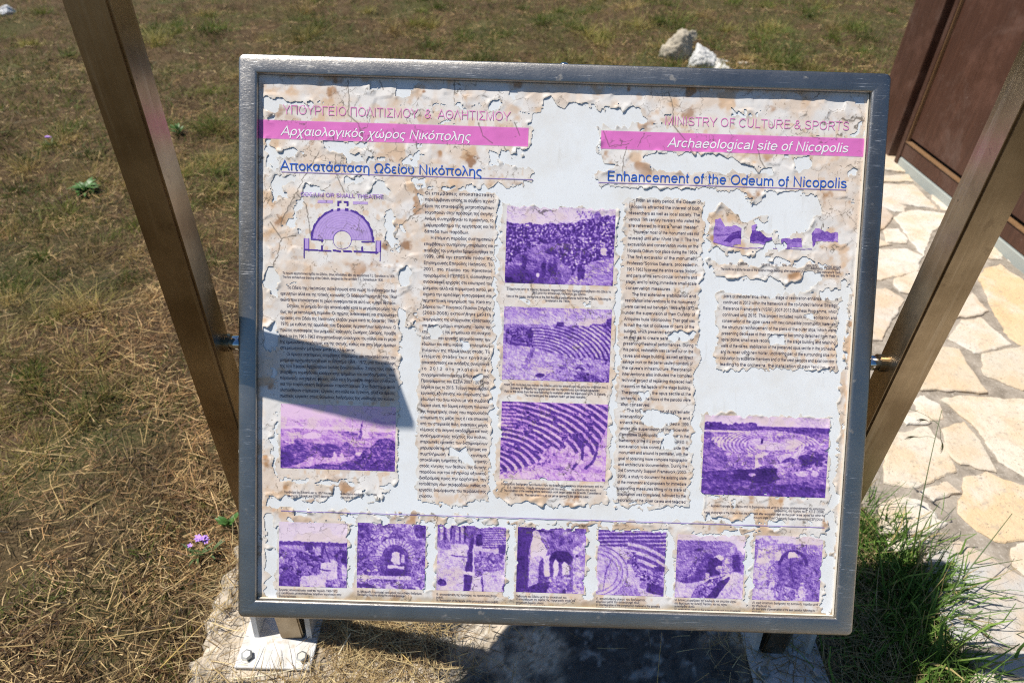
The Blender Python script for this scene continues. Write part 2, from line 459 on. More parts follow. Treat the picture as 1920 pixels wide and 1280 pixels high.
def px_polyline_dist(u, v, pts):
    q = uvpoly(pts); d = np.full(u.shape, 9.0)
    for i in range(len(q) - 1): d = np.minimum(d, seg_dist(u, v, q[i], q[i + 1]))
    return d
CRK = [
 [(652,150),(656,190),(652,215),(672,232),(680,260),(681,275)],[(621,245),(630,280),(628,320),(645,360)],[(600,285),(572,330),(556,362),(530,410),(528,425)],
 [(556,362),(575,385),(582,440)],[(712,152),(720,170)],[(897,230),(905,255),(925,270)],[(965,230),(975,255)],[(780,265),(783,280)],
 [(852,156),(852,180)],[(1253,172),(1262,200),(1262,235),(1290,270),(1300,290)],[(1132,247),(1142,275),(1180,270)],[(1175,275),(1168,300),(1168,330)],
 [(1208,250),(1195,275)],[(1420,275),(1425,300),(1440,325)],[(508,418),(528,448),(520,480),(512,505)],[(528,448),(555,442)],
 [(800,380),(745,430),(740,445)],[(945,275),(960,300),(958,310)],[(1040,390),(1028,420)],
]
def paint_sheet(u, v):
    """vinyl colour: cream film with rust blotches, grey-beige torn edges and cracks"""
    n = u.shape
    warm = sstep(0.36, 0.62, fbm(u * 26 + 7, v * 26 + 2, 50, 4))
    blot = sstep(0.55, 0.72, fbm(u * 34 + 70, v * 34 + 31, 52, 4))
    hot = sstep(0.66, 0.77, fbm(u * 30 + 17, v * 30 + 81, 54, 4))
    fb = samp(fineblk, u, v)
    rows = sstep(0.62, 0.74, vnoise(u * 95 + 3, v * 118 + 8, 56) * 0.7 + 0.3 * vnoise(u * 260, v * 118 + 8, 57)) * fb
    cols = lambda c: np.array(c)
    C = np.ones(n + (3,)) * cols((0.76, 0.725, 0.69))
    def lay(f, c):
        nonlocal C
        C = C * (1 - f[..., None]) + cols(c) * f[..., None]
    lay(warm * 0.75 * (1 - 0.35 * fb), (0.72, 0.57, 0.44))
    lay(sstep(.52, .7, fbm(u * 70 + 7, v * 70 + 2, 49, 4)) * .35, (0.80, 0.79, 0.77))
    lay(blot * 0.72 * (1 - 0.45 * fb), (0.64, 0.40, 0.21))
    lay(rows * 0.55, (0.68, 0.46, 0.28))
    lay(hot * 0.85 * (1 - 0.6 * fb), (0.42, 0.20, 0.065))
    for (sx, sy, r, k) in ((512,205,16,1.0),(880,302,15,1.0),(525,415,10,.9),(735,455,11,1.0),(760,462,11,1.0),(1292,215,12,.8),(1298,310,6,1),(1260,308,4,1),(795,172,4,1),(880,200,8,.5),(1440,545,8,.6),(1420,415,7,.9),(725,460,9,1),(740,1120,12,.8),(690,1122,7,.8),(1095,1130,10,.5),(860,1130,9,.5),(1138,980,8,.8),(1170,982,6,.7)):
        q = puv(sx, sy); d = np.hypot(u - q[0], v - q[1]) * 1000 / (r * 0.95)
        f = (1 - sstep(0.3, 1.15, d + (fbm(u * 150, v * 150, 58, 3) - 0.5) * 1.6)) * k
        lay(f * 0.85, (0.30, 0.13, 0.04))
    lay(np.clip(samp(prox, u, v), 0, 1) * 0.24, (0.50, 0.44, 0.34))  # browner, greyer tone close to the torn edges
    lay(np.clip(samp(prox2, u, v), 0, 1) * 0.40, (0.68, 0.65, 0.58))
    base = sstep(-ih + 0.012, -ih + 0.004, v + (fbm(u * 60, v * 60, 60, 3) - 0.5) * 0.012)
    lay((1 - sstep(-ih + 0.002, -ih + 0.016, v + (fbm(u * 60, v * 60, 60, 3) - 0.5) * 0.014)) * 0.7, (0.34, 0.25, 0.12))
    ck = crack_all(u, v)
    nz = (fbm(u * 200, v * 200, 59, 2) - 0.5) * 0.004
    for c in CRK:
        ck = np.maximum(ck, 1 - sstep(0.0004, 0.0013, px_polyline_dist(u + nz, v - nz, c)))
    lay(ck * 0.82, (0.16, 0.13, 0.10))
    spk = sstep(0.86, 0.90, vnoise(u * 420, v * 420, 62)) * sstep(0.5, 0.6, fbm(u * 20, v * 20, 61, 2))
    lay(spk * 0.5, (0.2, 0.14, 0.08))
    return C
def grid_mesh(name, u, v, keep, col, dz, mat, parent):
    nv, nu = u.shape
    idx = np.arange(nu * nv).reshape(nv, nu)
    F = np.stack([idx[:-1, :-1], idx[:-1, 1:], idx[1:, 1:], idx[1:, :-1]], -1)
    k = keep[:-1, :-1] & keep[:-1, 1:] & keep[1:, 1:] & keep[1:, :-1]
    F = F[k]
    used = np.unique(F); re = np.full(nu * nv, -1); re[used] = np.arange(len(used))
    P = p3(u, v, samp(HGT, u, v) + dz).reshape(-1, 3)[used]
    return mk(name, P, re[F], mat, parent, smooth=True, col=col.reshape(-1, 3)[used])
inner = (np.abs(UU) < iw + 0.002) & (np.abs(VV) < ih + 0.002)
sheet = grid_mesh('print_sheet', UU, VV, MASK & inner, paint_sheet(UU, VV), 0.0, M_PRINT, sign)

def patch(name, quad, res, paint, dz=0.00022, follow_mask=True):
    """printed patch: quad = 4 pixel corners TL TR BR BL; paint(X,Y,u,v) -> (colour, keep)"""
    q = np.array(uvpoly(quad))
    u0, u1 = (q[0, 0] + q[3, 0]) / 2, (q[1, 0] + q[2, 0]) / 2
    v1, v0 = (q[0, 1] + q[1, 1]) / 2, (q[2, 1] + q[3, 1]) / 2
    nu = max(2, int((u1 - u0) / res)); nv = max(2, int((v1 - v0) / res))
    u, v = np.meshgrid(np.linspace(u0, u1, nu), np.linspace(v0, v1, nv))
    X = (u - u0) / (u1 - u0); Y = 1 - (v - v0) / (v1 - v0)
    c, keep = paint(X, Y, u, v)
    if keep is None: keep = np.ones(u.shape, bool)
    if follow_mask: keep = keep & (samp(MS, u, v) > 0.5)
    return grid_mesh(name, u, v, keep, c, dz, M_PHOTO, sheet)

# ---- banners and rules
def paint_banner(X, Y, u, v):
    c = np.ones(X.shape + (3,)) * srgb(218, 118, 190)
    c = c * (0.93 + 0.14 * fbm(u * 60, v * 60, 5, 3))[..., None]
    ck = crack_all(u, v); nz = (fbm(u * 200, v * 200, 59, 2) - 0.5) * 0.004
    for k in CRK: ck = np.maximum(ck, 1 - sstep(0.0004, 0.0012, px_polyline_dist(u + nz, v - nz, k)))
    edge = np.minimum(Y, 1 - Y) * (v.max() - v.min())
    c = c * (1 - 0.35 * (1 - sstep(0.0, 0.0015, edge)))[..., None] + srgb(240, 190, 225) * (0.35 * (1 - sstep(0.0, 0.0015, edge)))[..., None]
    c = c * (1 - 0.75 * ck)[..., None] + np.array((0.2, 0.1, 0.14)) * (0.75 * ck)[..., None]
    return c, None
patch('banner', [(481,224.6),(990.6,239.7),(990.6,275.7),(481,259.4)], 0.0008, paint_banner, follow_mask=False)
patch('banner', [(1127,245),(1629,260.4),(1627,293),(1126.5,281)], 0.0008, paint_banner, follow_mask=False)
def paint_rule(X, Y, u, v):
    return np.ones(X.shape + (3,)) * srgb(150, 130, 190), None
for a_, b_ in (((528,323.5),(999,336.6)),((1121,343),(1585.5,356)),((527,961),(1545,983.5))):
    patch('ruled_line', [(a_[0],a_[1]-.8),(b_[0],b_[1]-.8),(b_[0],b_[1]+.6),(a_[0],a_[1]+.6)], 0.0006, paint_rule, 0.0005, False)

# ---- monoline lettering (Latin and Greek), unit: capital height = 7
def arc(cx, cy, rx, ry, a0, a1, n=None):
    n = n or max(3, int(abs(a1 - a0) / 26))
    return [(cx + rx * math.cos(math.radians(a0 + (a1 - a0) * i / n)), cy + ry * math.sin(math.radians(a0 + (a1 - a0) * i / n))) for i in range(n + 1)]
EM = 9.777
GL = {}
def g(ch, adv, *strokes): GL[ch] = (adv * EM / 1000, [list(s) for s in strokes])
def same(dst, src): GL[dst] = GL[src]
xh = 4.7; B = 0.4
bowlb = arc(2.85, 2.53, 1.9, 2.17, 0, 360); bowld = arc(2.6, 2.53, 1.9, 2.17, 0, 360)
oo = arc(2.72, 2.53, 2.0, 2.17, 0, 360)
arch = [(.98, 2.8)] + arc(2.72, 3.05, 1.74, 1.65, 180, 0) + [(4.45, 0)]
st_ = lambda x, a, b: [(x, a), (x, b)]
g('o', 556, oo); g('c', 500, arc(2.6, 2.53, 1.95, 2.17, 42, 318))
g('e', 556, [(0.8, 2.6), (4.7, 2.6)] + arc(2.72, 2.53, 2.0, 2.17, 8, 322))
g('a', 556, arc(2.6, 3.4, 1.65, 1.3, 165, 15) + [(4.27, 3.0), (4.27, 1.1), (4.6, 0.1)], [(4.2, 2.85), (2.3, 2.5)] + arc(2.1, 1.45, 1.35, 1.05, 95, 280) + [(3.3, .6), (4.2, 1.5)])
g('b', 556, st_(.98, 0, 7.1), bowlb); g('d', 556, st_(4.45, 0, 7.1), bowld)
g('f', 278, [(.2, xh), (2.5, xh)], [(1.1, 0), (1.1, 5.7)] + arc(2.1, 5.7, 1.0, 1.0, 180, 80))
g('g', 556, [(4.45, 5.05), (4.45, 0)] + arc(2.6, -.1, 1.85, 1.55, 0, -160), bowld)
g('h', 556, st_(.98, 0, 7.1), arch); g('n', 556, st_(.98, 0, 5.05), arch)
g('i', 222, st_(1.08, 0, 5.05), st_(1.08, 6.2, 7.1)); g('l', 222, st_(1.08, 0, 7.1))
g('j', 222, [(1.08, 5.05), (1.08, -1.0)] + arc(.3, -1, .78, .7, 0, -90), st_(1.08, 6.2, 7.1))
g('k', 500, st_(.98, 0, 7.1), [(4.3, 5.05), (1.0, 1.8)], [(2.1, 3.0), (4.55, 0)])
g('m', 833, st_(.98, 0, 5.05), [(.98, 2.8)] + arc(2.52, 3.1, 1.54, 1.6, 180, 0) + [(4.06, 0)], [(4.06, 2.8)] + arc(5.6, 3.1, 1.54, 1.6, 180, 0) + [(7.14, 0)])
g('p', 556, st_(.98, -2, 5.05), bowlb); g('q', 556, st_(4.45, -2, 5.05), bowld)
g('r', 333, st_(.98, 0, 5.05), [(.98, 2.6)] + arc(2.4, 2.9, 1.42, 1.75, 180, 70))
g('s', 500, arc(2.45, 3.65, 1.6, 1.02, 15, 180) + [(1.2, 2.95), (3.6, 2.2)] + arc(2.45, 1.4, 1.75, 1.0, 25, -170))
g('t', 278, [(.2, xh), (2.5, xh)], [(1.1, 6.5), (1.1, 1.3)] + arc(2.0, 1.25, .9, .85, 180, 275))
g('u', 556, [(.98, 5.05), (.98, 2.0)] + arc(2.7, 2.0, 1.72, 1.6, 180, 360), st_(4.45, 0, 5.05))
g('v', 500, [(.3, 5.05), (2.45, .25), (4.6, 5.05)]); g('w', 722, [(.3, 5.05), (1.9, .25), (3.53, 4.9), (5.15, .25), (6.75, 5.05)])
g('x', 500, [(.4, 5.05), (4.5, 0)], [(4.4, 5.05), (.3, 0)]); g('y', 500, [(.3, 5.05), (2.5, .1)], [(4.6, 5.05), (2.4, -.6)] + arc(1.3, -.7, 1.0, .95, 0, -110))
g('z', 500, [(.5, xh), (4.2, xh), (.6, .4), (4.5, .4)])
g('A', 667, [(.15, 0), (3.25, 6.9), (6.35, 0)], [(1.3, 2.3), (5.2, 2.3)])
g('B', 667, [(1.1, 3.7), (3.7, 3.7)] + arc(3.8, 5.2, 1.6, 1.42, -90, 90) + [(1.1, 6.62), (1.1, .4), (3.9, .4)] + arc(4.0, 2.05, 1.85, 1.65, -90, 90) + [(3.5, 3.7)])
g('C', 722, arc(3.6, 3.5, 2.9, 3.15, 38, 322)); g('G', 778, arc(3.7, 3.5, 3.0, 3.15, 38, 320) + [(6.2, 3.3), (3.9, 3.3)])
g('D', 722, [(1.1, .4), (3.2, .4)] + arc(3.2, 3.5, 2.9, 3.1, -90, 90) + [(1.1, 6.6), (1.1, .4)])
g('E', 667, [(5.9, .4), (1.15, .4), (1.15, 6.6), (5.7, 6.6)], [(1.15, 3.65), (5.4, 3.65)])
g('F', 611, [(1.15, 0), (1.15, 6.6), (5.5, 6.6)], [(1.15, 3.55), (4.9, 3.55)])
g('H', 722, st_(1.1, 0, 7), st_(5.9, 0, 7), [(1.1, 3.7), (5.9, 3.7)]); g('I', 278, st_(1.36, 0, 7)); g('J', 500, [(3.8, 7), (3.8, 2)] + arc(2.2, 2, 1.6, 1.65, 0, -175))
g('K', 667, st_(1.1, 0, 7), [(6.0, 7), (1.1, 2.3)], [(2.8, 3.9), (6.2, 0)]); g('L', 556, [(1.1, 7), (1.1, .4), (5.2, .4)])
g('M', 833, [(1.1, 0), (1.1, 6.9), (4.05, .3), (7.0, 6.9), (7.0, 0)]); g('N', 722, [(1.1, 0), (1.1, 6.8), (5.9, .2), (5.9, 7)])
g('O', 778, arc(3.8, 3.5, 3.05, 3.17, 0, 360)); g('P', 667, [(1.1, 0), (1.1, 6.6), (3.9, 6.6)] + arc(4.0, 4.8, 1.8, 1.8, 90, -90) + [(1.1, 3.0)])
g('Q', 778, arc(3.8, 3.5, 3.05, 3.17, 0, 360), [(4.3, 1.8), (6.8, -.3)]); g('R', 722, [(1.1, 0), (1.1, 6.6), (4.1, 6.6)] + arc(4.2, 5.0, 1.75, 1.65, 90, -90) + [(1.1, 3.3)], [(3.9, 3.2), (6.3, 0)])
g('S', 667, arc(3.3, 5.1, 2.2, 1.5, 15, 180) + [(1.6, 4.1), (4.9, 3.0)] + arc(3.3, 1.95, 2.4, 1.55, 30, -172)); g('T', 611, [(.2, 6.6), (5.8, 6.6)], st_(3.0, 0, 6.6))
g('U', 722, [(1.1, 7), (1.1, 2.8)] + arc(3.5, 2.8, 2.4, 2.45, 180, 360) + [(5.9, 7)]); g('V', 667, [(.1, 7), (3.25, .2), (6.4, 7)])
g('W', 944, [(.2, 7), (2.5, .2), (4.6, 6.7), (6.7, .2), (9.0, 7)]); g('X', 667, [(.2, 0), (6.2, 7)], [(.3, 7), (6.3, 0)]); g('Y', 667, [(.2, 7), (3.25, 3.0), (6.3, 7)], st_(3.25, 0, 3.0))
g('Z', 611, [(.6, 6.6), (5.5, 6.6), (.4, .4), (5.7, .4)])
g('0', 556, arc(2.7, 3.5, 1.95, 3.15, 0, 360)); g('1', 556, [(1.2, 5.3), (2.4, 5.9), (3.1, 7), (3.1, 0)])
g('2', 556, arc(2.7, 5.0, 1.85, 1.65, 170, -20) + [(3.9, 3.6), (.6, .4), (4.8, .4)]); g('3', 556, arc(2.6, 5.2, 1.7, 1.45, 160, -75) + arc(2.6, 1.95, 1.95, 1.6, 80, -160))
g('4', 556, [(3.7, 0), (3.7, 6.7), (.4, 2.0), (5.0, 2.0)]); g('5', 556, [(4.5, 6.6), (1.3, 6.6), (.8, 3.3)] + arc(2.7, 2.3, 2.0, 1.95, 140, -165))
g('6', 556, arc(2.8, 2.3, 1.9, 1.9, 0, 360), arc(3.0, 3.2, 2.15, 3.4, 60, 195)); g('7', 556, [(.5, 6.5), (4.7, 6.5), (2.4, 2.6), (2.0, 0)])
g('8', 556, arc(2.7, 5.2, 1.7, 1.45, 0, 360), arc(2.7, 2.0, 1.95, 1.65, 0, 360)); g('9', 556, arc(2.6, 4.7, 1.9, 1.95, 0, 360), arc(2.4, 3.8, 2.15, 3.4, 15, -120))
g('.', 278, st_(1.35, 0, .95)); g(',', 278, [(1.45, .95), (1.45, .1), (1.0, -1.1)]); g(':', 278, st_(1.35, 0, .95), st_(1.35, 4.1, 5.05)); g('·', 278, st_(1.35, 4.0, 4.9)); g(';', 278, st_(1.35, 4.1, 5.05), [(1.45, .95), (1.0, -1.1)])
g('-', 333, [(.35, 2.5), (2.9, 2.5)]); g('/', 278, [(.1, -.1), (2.6, 7.1)]); g('(', 333, arc(3.6, 2.6, 2.7, 5.2, 118, 242)); g(')', 333, arc(-.4, 2.6, 2.7, 5.2, 62, -62))
g("'", 191, st_(.9, 4.8, 7)); g('"', 355, st_(1.0, 4.8, 7), st_(2.4, 4.8, 7)); g('«', 556, [(2.5, 4.4), (.9, 2.6), (2.5, .8)], [(4.5, 4.4), (2.9, 2.6), (4.5, .8)]); g('»', 556, [(.9, 4.4), (2.5, 2.6), (.9, .8)], [(2.9, 4.4), (4.5, 2.6), (2.9, .8)])
g('&', 667, [(6.2, .1), (2.2, 4.6)] + arc(3.1, 5.6, 1.25, 1.1, 215, -60) + [(1.6, 3.0)] + arc(2.8, 1.9, 2.1, 1.55, 140, 320) + [(5.5, 3.2)])
g(' ', 278)
for a_, b_ in zip('ΑΒΕΖΗΙΚΜΝΟΡΤΥΧον', 'ABEZHIKMNOPTYXov'): same(a_, b_)
g('Γ', 551, [(1.1, 0), (1.1, 6.6), (5.2, 6.6)]); g('Δ', 668, [(.3, .4), (3.25, 6.8), (6.2, .4), (.3, .4)]); g('Θ', 778, arc(3.8, 3.5, 3.05, 3.17, 0, 360), [(2.3, 3.6), (5.3, 3.6)])
g('Λ', 667, [(.15, 0), (3.25, 6.9), (6.35, 0)]); g('Π', 722, [(1.1, 0), (1.1, 6.6), (5.9, 6.6), (5.9, 0)]); g('Σ', 618, [(5.6, 6.6), (.8, 6.6), (3.4, 3.6), (.6, .4), (5.8, .4)])
g('Ξ', 650, [(.6, 6.6), (5.7, 6.6)], [(1.2, 3.6), (5.1, 3.6)], [(.5, .4), (5.9, .4)]); g('Φ', 797, st_(3.9, 0, 7), arc(3.9, 3.5, 3.1, 2.1, 0, 360)); g('Ψ', 835, st_(4.05, 0, 7), [(1, 7), (1, 4.6)] + arc(4.05, 4.4, 3.05, 2.3, 180, 360) + [(7.1, 7)])
g('Ω', 748, [(.5, .4), (2.6, .4), (2.2, 1.0)] + arc(3.65, 3.9, 2.85, 2.75, 235, -55) + [(4.7, .4), (6.8, .4)])
g('α', 578, arc(2.55, 2.53, 1.85, 2.17, 30, 330) + [(4.6, 3.2), (4.8, 5.0)], [(4.1, 1.4), (4.6, 3.2)], [(4.1, 3.6), (4.5, 1.0), (5.2, .3)])
g('β', 575, [(.98, -2), (.98, 5.4)] + arc(2.6, 5.4, 1.62, 1.4, 180, -60) + arc(2.8, 2.0, 1.95, 1.65, 80, -150)); g('γ', 500, [(.3, 5.05), (2.45, .4), (2.45, -2)], [(4.6, 5.05), (2.45, .4)])
g('δ', 557, arc(2.7, 2.3, 1.95, 1.95, 0, 360), [(2.9, 4.25), (1.4, 5.6), (1.6, 6.5), (2.8, 6.75), (4.3, 6.3)]); g('ε', 446, arc(2.3, 3.65, 1.45, 1.1, 30, 250) + [(1.9, 2.65), (2.9, 2.65)], [(1.9, 2.65)] + arc(2.25, 1.5, 1.6, 1.12, 120, 325))
g('ζ', 441, [(.8, 6.7), (3.9, 6.7), (1.4, 4.2), (.75, 2.3), (1.3, .7), (3.3, .2), (3.9, -.5), (3.3, -1.8)]); g('η', 556, st_(.98, 0, 5.05), arch[:-1] + [(4.45, -2)]); g('θ', 556, arc(2.7, 3.5, 1.95, 3.4, 0, 360), [(.8, 3.5), (4.6, 3.5)])
g('ι', 222, [(1.0, 5.05), (1.0, 1.0), (1.5, .3), (2.0, .3)]); g('κ', 500, st_(.98, 0, 5.05), [(4.3, 5.05), (1.0, 2.0)], [(2.2, 3.0), (4.55, 0)]); g('λ', 500, [(.4, 6.8), (1.4, 6.6), (2.1, 5.3), (4.5, .1)], [(2.4, 4.3), (.4, 0)])
g('μ', 576, st_(.98, -2, 5.05), [(.98, 2.0)] + arc(2.7, 2.0, 1.72, 1.6, 180, 360), [(4.45, 5.05), (4.45, .8), (5.2, .2)]); g('ξ', 448, [(.8, 6.7), (3.7, 6.7)], [(3.7, 6.6), (1.4, 5.9), (1.0, 4.8), (1.8, 4.0), (3.4, 4.0)], [(1.8, 4.0), (.8, 2.8), (.8, 1.4), (1.6, .6), (3.4, .2), (3.9, -.6), (3.2, -1.9)])
g('π', 690, [(.2, xh), (6.3, xh)], st_(1.6, 0, xh), [(4.9, xh), (4.9, .9), (5.4, .25), (6.1, .3)]); g('ρ', 569, [(.9, -2), (.9, 2.5)] + arc(2.85, 2.53, 1.95, 2.17, 180, -180)); g('σ', 617, oo, [(2.7, xh), (5.9, xh)])
g('ς', 482, arc(2.6, 2.6, 1.95, 2.1, 45, 240) + [(3.0, .2), (3.8, -.4), (3.3, -1.8)]); g('τ', 395, [(.1, xh), (3.7, xh)], [(1.9, xh), (1.9, .9), (2.4, .3), (3.1, .3)]); g('υ', 547, [(.9, 5.05), (.9, 2.2)] + arc(2.65, 2.2, 1.75, 1.8, 180, 360) + [(4.3, 3.6), (3.8, 5.05)])
g('φ', 648, st_(3.15, -2, 6.0), arc(3.15, 2.53, 2.4, 2.15, 0, 360)); g('χ', 525, [(.3, 5.0), (1.2, 4.6), (3.9, -1.8), (4.8, -1.9)], [(4.6, 5.05), (.4, -2)]); g('ψ', 713, st_(3.5, -2, 6), [(.9, 5.05), (.9, 2.4)] + arc(3.5, 2.4, 2.6, 2.0, 180, 360) + [(6.1, 5.05)])
g('ω', 781, [(1.9, 5.0), (.9, 3.4)] + arc(2.2, 2.0, 1.4, 1.7, 165, 350) + [(3.8, 3.6)], [(3.8, 3.6), (3.85, 1.8)] + arc(5.4, 2.0, 1.4, 1.7, 190, 375) + [(5.7, 5.0)])
for acc, base in (('ά', 'α'), ('έ', 'ε'), ('ή', 'η'), ('ί', 'ι'), ('ό', 'ο'), ('ύ', 'υ'), ('ώ', 'ω')):
    ad, s = GL[base]; GL[acc] = (ad, s + [[(ad * .48, 5.7), (ad * .48 + .7, 7.1)]])
ad, s = GL['c']; GL['ç'] = (ad, s + [[(2.6, .3), (2.9, -.8), (2.0, -1.7)]])
ad, s = GL['Ω']
def glyph(ch): return GL.get(ch, GL['.'])
def natural(s): return sum(glyph(c)[0] for c in s)

class Ink:
    def __init__(s, wt=0.42): s.V = []; s.F = []; s.k = 0; s.wt = wt
    def stroke(s, pts, f):
        P = np.array(pts); n = len(P)
        d = np.diff(P, axis=0); L = np.hypot(d[:, 0], d[:, 1]); ok = np.concatenate([[True], L > 1e-6])
        P = P[ok]; n = len(P)
        if n < 2: return
        d = np.diff(P, axis=0); d /= np.hypot(d[:, 0], d[:, 1])[:, None]
        nr = np.stack([-d[:, 1], d[:, 0]], 1); N = np.zeros((n, 2))
        N[0] = nr[0]; N[-1] = nr[-1]
        if n > 2:
            m_ = nr[:-1] + nr[1:]; m_ /= np.maximum(np.hypot(m_[:, 0], m_[:, 1]), 1e-3)[:, None]
            c = np.clip((m_ * nr[1:]).sum(1), 0.45, 1); N[1:-1] = m_ / c[:, None]
        closed = np.hypot(*(P[0] - P[-1])) < 1e-6
        if closed: N[0] = N[-1] = (nr[0] + nr[-1]) / np.hypot(*(nr[0] + nr[-1]))
        A = P + N * s.wt; Bq = P - N * s.wt
        b0 = len(s.V); z = (s.k % 5) * 0.00002; s.k += 1
        for i in range(n):
            s.V.append((*f(A[i]), z)); s.V.append((*f(Bq[i]), z))
        for i in range(n - 1):
            s.F.append((b0 + 2 * i, b0 + 2 * i + 1, b0 + 2 * i + 3, b0 + 2 * i + 2))
    def word(s, w_, u, v, sx, sy, shear=0.0, track=0.0, drop=True):
        for ch in w_:
            ad, st = glyph(ch)
            if not drop or samp(MS, u + ad * sx / 2, v + 2.5 * sy) > 0.5:
                for q in st:
                    s.stroke(q, lambda p, u=u: (u + (p[0] + shear * p[1]) * sx, v + p[1] * sy))
            u += ad * sx + track
        return u
    def line(s, txt, u0, u1, v, sy, mode='justify', sx=None, shear=0.0, drop=True):
        """fit: stretch to u0..u1; justify: spread words; spread: spread letters; left/right/centre at natural width"""
        sx = sx or sy
        wd = natural(txt) * sx
        if mode == 'fit':
            s.word(txt, u0, v, sx * (u1 - u0) / wd, sy, shear, drop=drop)
        elif mode == 'spread':
            s.word(txt, u0, v, sx, sy, shear, (u1 - u0 - wd) / max(1, len(txt) - 1), drop)
        elif mode == 'justify':
            ws = txt.split(); tot = sum(natural(x) for x in ws) * sx; gap = (u1 - u0 - tot) / max(1, len(ws) - 1)
            if gap < 2.2 * sx:
                k = (u1 - u0) / (tot + 2.6 * sx * (len(ws) - 1)); sx *= k; gap = 2.6 * sx
            u = u0
            for x in ws: u = s.word(x, u, v, sx, sy, shear, 0, drop) + gap
        else:
            u = u0 if mode == 'left' else (u1 - wd if mode == 'right' else (u0 + u1 - wd) / 2)
            s.word(txt, u, v, sx, sy, shear, 0, drop)
    def done(s, name, mat, dz=0.00042):
        A = np.array(s.V)
        P = p3(A[:, 0], A[:, 1], samp(HGT, A[:, 0], A[:, 1]) + dz + A[:, 2])
        return mk(name, P, np.array(s.F), mat, sheet)
MPX = (puv(1570, 640)[0] - puv(520, 640)[0]) / 1050
def heading(name, txt, a_, b_, cap, mat, shear=0.0, wt=0.42, sc=1.0):
    k = Ink(wt); u0, v0 = puv(*a_); u1, v1 = puv(*b_)
    k.line(txt, u0, u1, (v0 + v1) / 2, cap * MPX / 7, 'fit', shear=shear, drop=False)
    return k.done(name, mat, 0.0006)
heading('heading', 'ΥΠΟΥΡΓΕΙΟ ΠΟΛΙΤΙΣΜΟΥ  &  ΑΘΛΗΤΙΣΜΟΥ', (531, 216), (957, 225.5), 16.5, M_PINKT, wt=0.31)
heading('heading', 'MINISTRY OF CULTURE & SPORTS', (1245, 236), (1592, 244), 16, M_PINKT, wt=0.31)
heading('heading', 'Αρχαιολογικός χώρος Νικόπολης', (527, 254), (882, 265), 16.5, M_WHITE, 0.2, 0.44)
heading('heading', 'Archaeological site of Nicopolis', (1251, 277), (1589, 286), 17, M_WHITE, 0.2, 0.46)
heading('heading', 'Αποκατάσταση Ωδείου Νικόπολης', (526, 320), (904, 329.5), 17.5, M_BLUE, wt=0.42)
heading('heading', 'Enhancement of the Odeum of Nicopolis', (1137, 340), (1587, 352), 18, M_BLUE, wt=0.42)
heading('drawing_title', 'ODEIUM OR SMALL THEATRE', (564, 369), (720, 371.5), 7, M_LILAC, wt=0.6)

def column(txt, tl, tr, bl, cap, wt=0.40):
    lines = [x for x in txt.strip('\n').split('\n')]
    u0 = (puv(*tl)[0] + puv(*bl)[0]) / 2; u1 = puv(*tr)[0] + (u0 - puv(*tl)[0]) * 0
    v1 = puv(*tl)[1]; v0 = puv(*bl)[1]; n = len(lines); sy = cap * MPX / 7
    k = Ink(wt)
    for i, x in enumerate(lines):
        v = v1 + (v0 - v1) * i / (n - 1); a_ = u0; mode = 'justify'
        if x[0] == '>': a_ += 12 * MPX; x = x[1:]
        if x[0] == '~': mode = 'spread'; x = x[1:]
        if x[0] == '<': mode = 'left'; x = x[1:]
        k.line(x, a_, u1, v, sy, mode, sx=sy * 0.98)
    k.done('text_column', M_INK)
column('''>Το Ωδείο της Νικόπολης συγκέντρωσε από νωρίς το ενδιαφέρον των
ερευνητών αλλά και της τοπικής κοινωνίας. Οι διάφοροι περιηγητές του 19ου
αιώνα που επισκέφτηκαν το χώρο αναφέρονται σε αυτό ως «μικρό θέατρο».
>Ωστόσο, το μνημείο δεν είχε αποκαλυφθεί κατά το μεγαλύτερο μέρος του
έως την μεταπολεμική περίοδο. Οι πρώτες ανασκαφικές και στερεωτικές
εργασίες στο Ωδείο της Νικόπολης έλαβαν χώρα κατά τις δεκαετίες 1960-
1970, με ευθύνη της αρμόδιας τότε Εφορείας Αρχαιοτήτων Ιωαννίνων. Ο
πρώτος ανασκαφέας του μνημείου, καθηγητής Σωτήριος Δάκαρης, προέβη
κατά τα έτη 1961-1963 στην αποκάλυψη ολόκληρου του κοίλου και εν μέρει
της ημικυκλικής ορχήστρας και της σκηνής, καθώς και στην λήψη άμεσων
<στερεωτικών μέτρων μικρής κλίμακας.
>Οι πρώτες εκτεταμένες επεμβάσεις στερέωσης και αποκατάστασης του
μνημείου πραγματοποιήθηκαν το διάστημα 1969 - 1972, υπό την επίβλεψη
της τότε Εφόρου Αρχαιοτήτων Ιουλίας Βοκοτοπούλου. Στόχος τους ήταν η
αναχαίτιση του κινδύνου κατάρρευσης τμημάτων του οικοδομήματος, που
παρουσίαζε εκτεταμένες φθορές, αλλά και η δημιουργία ασφαλών συνθηκών
για την παρουσίαση θεατρικών παραστάσεων. Στο διάστημα αυτό
υλοποιήθηκαν στερεωτικές εργασίες στο κοίλο και τη σκηνή, αλλά και άμεσες
σωστικές εργασίες στους θολωτούς διαδρόμους της υποδομής του κοίλου.''',
       (526.5, 541), (744, 544), (524.7, 744), 6.2)
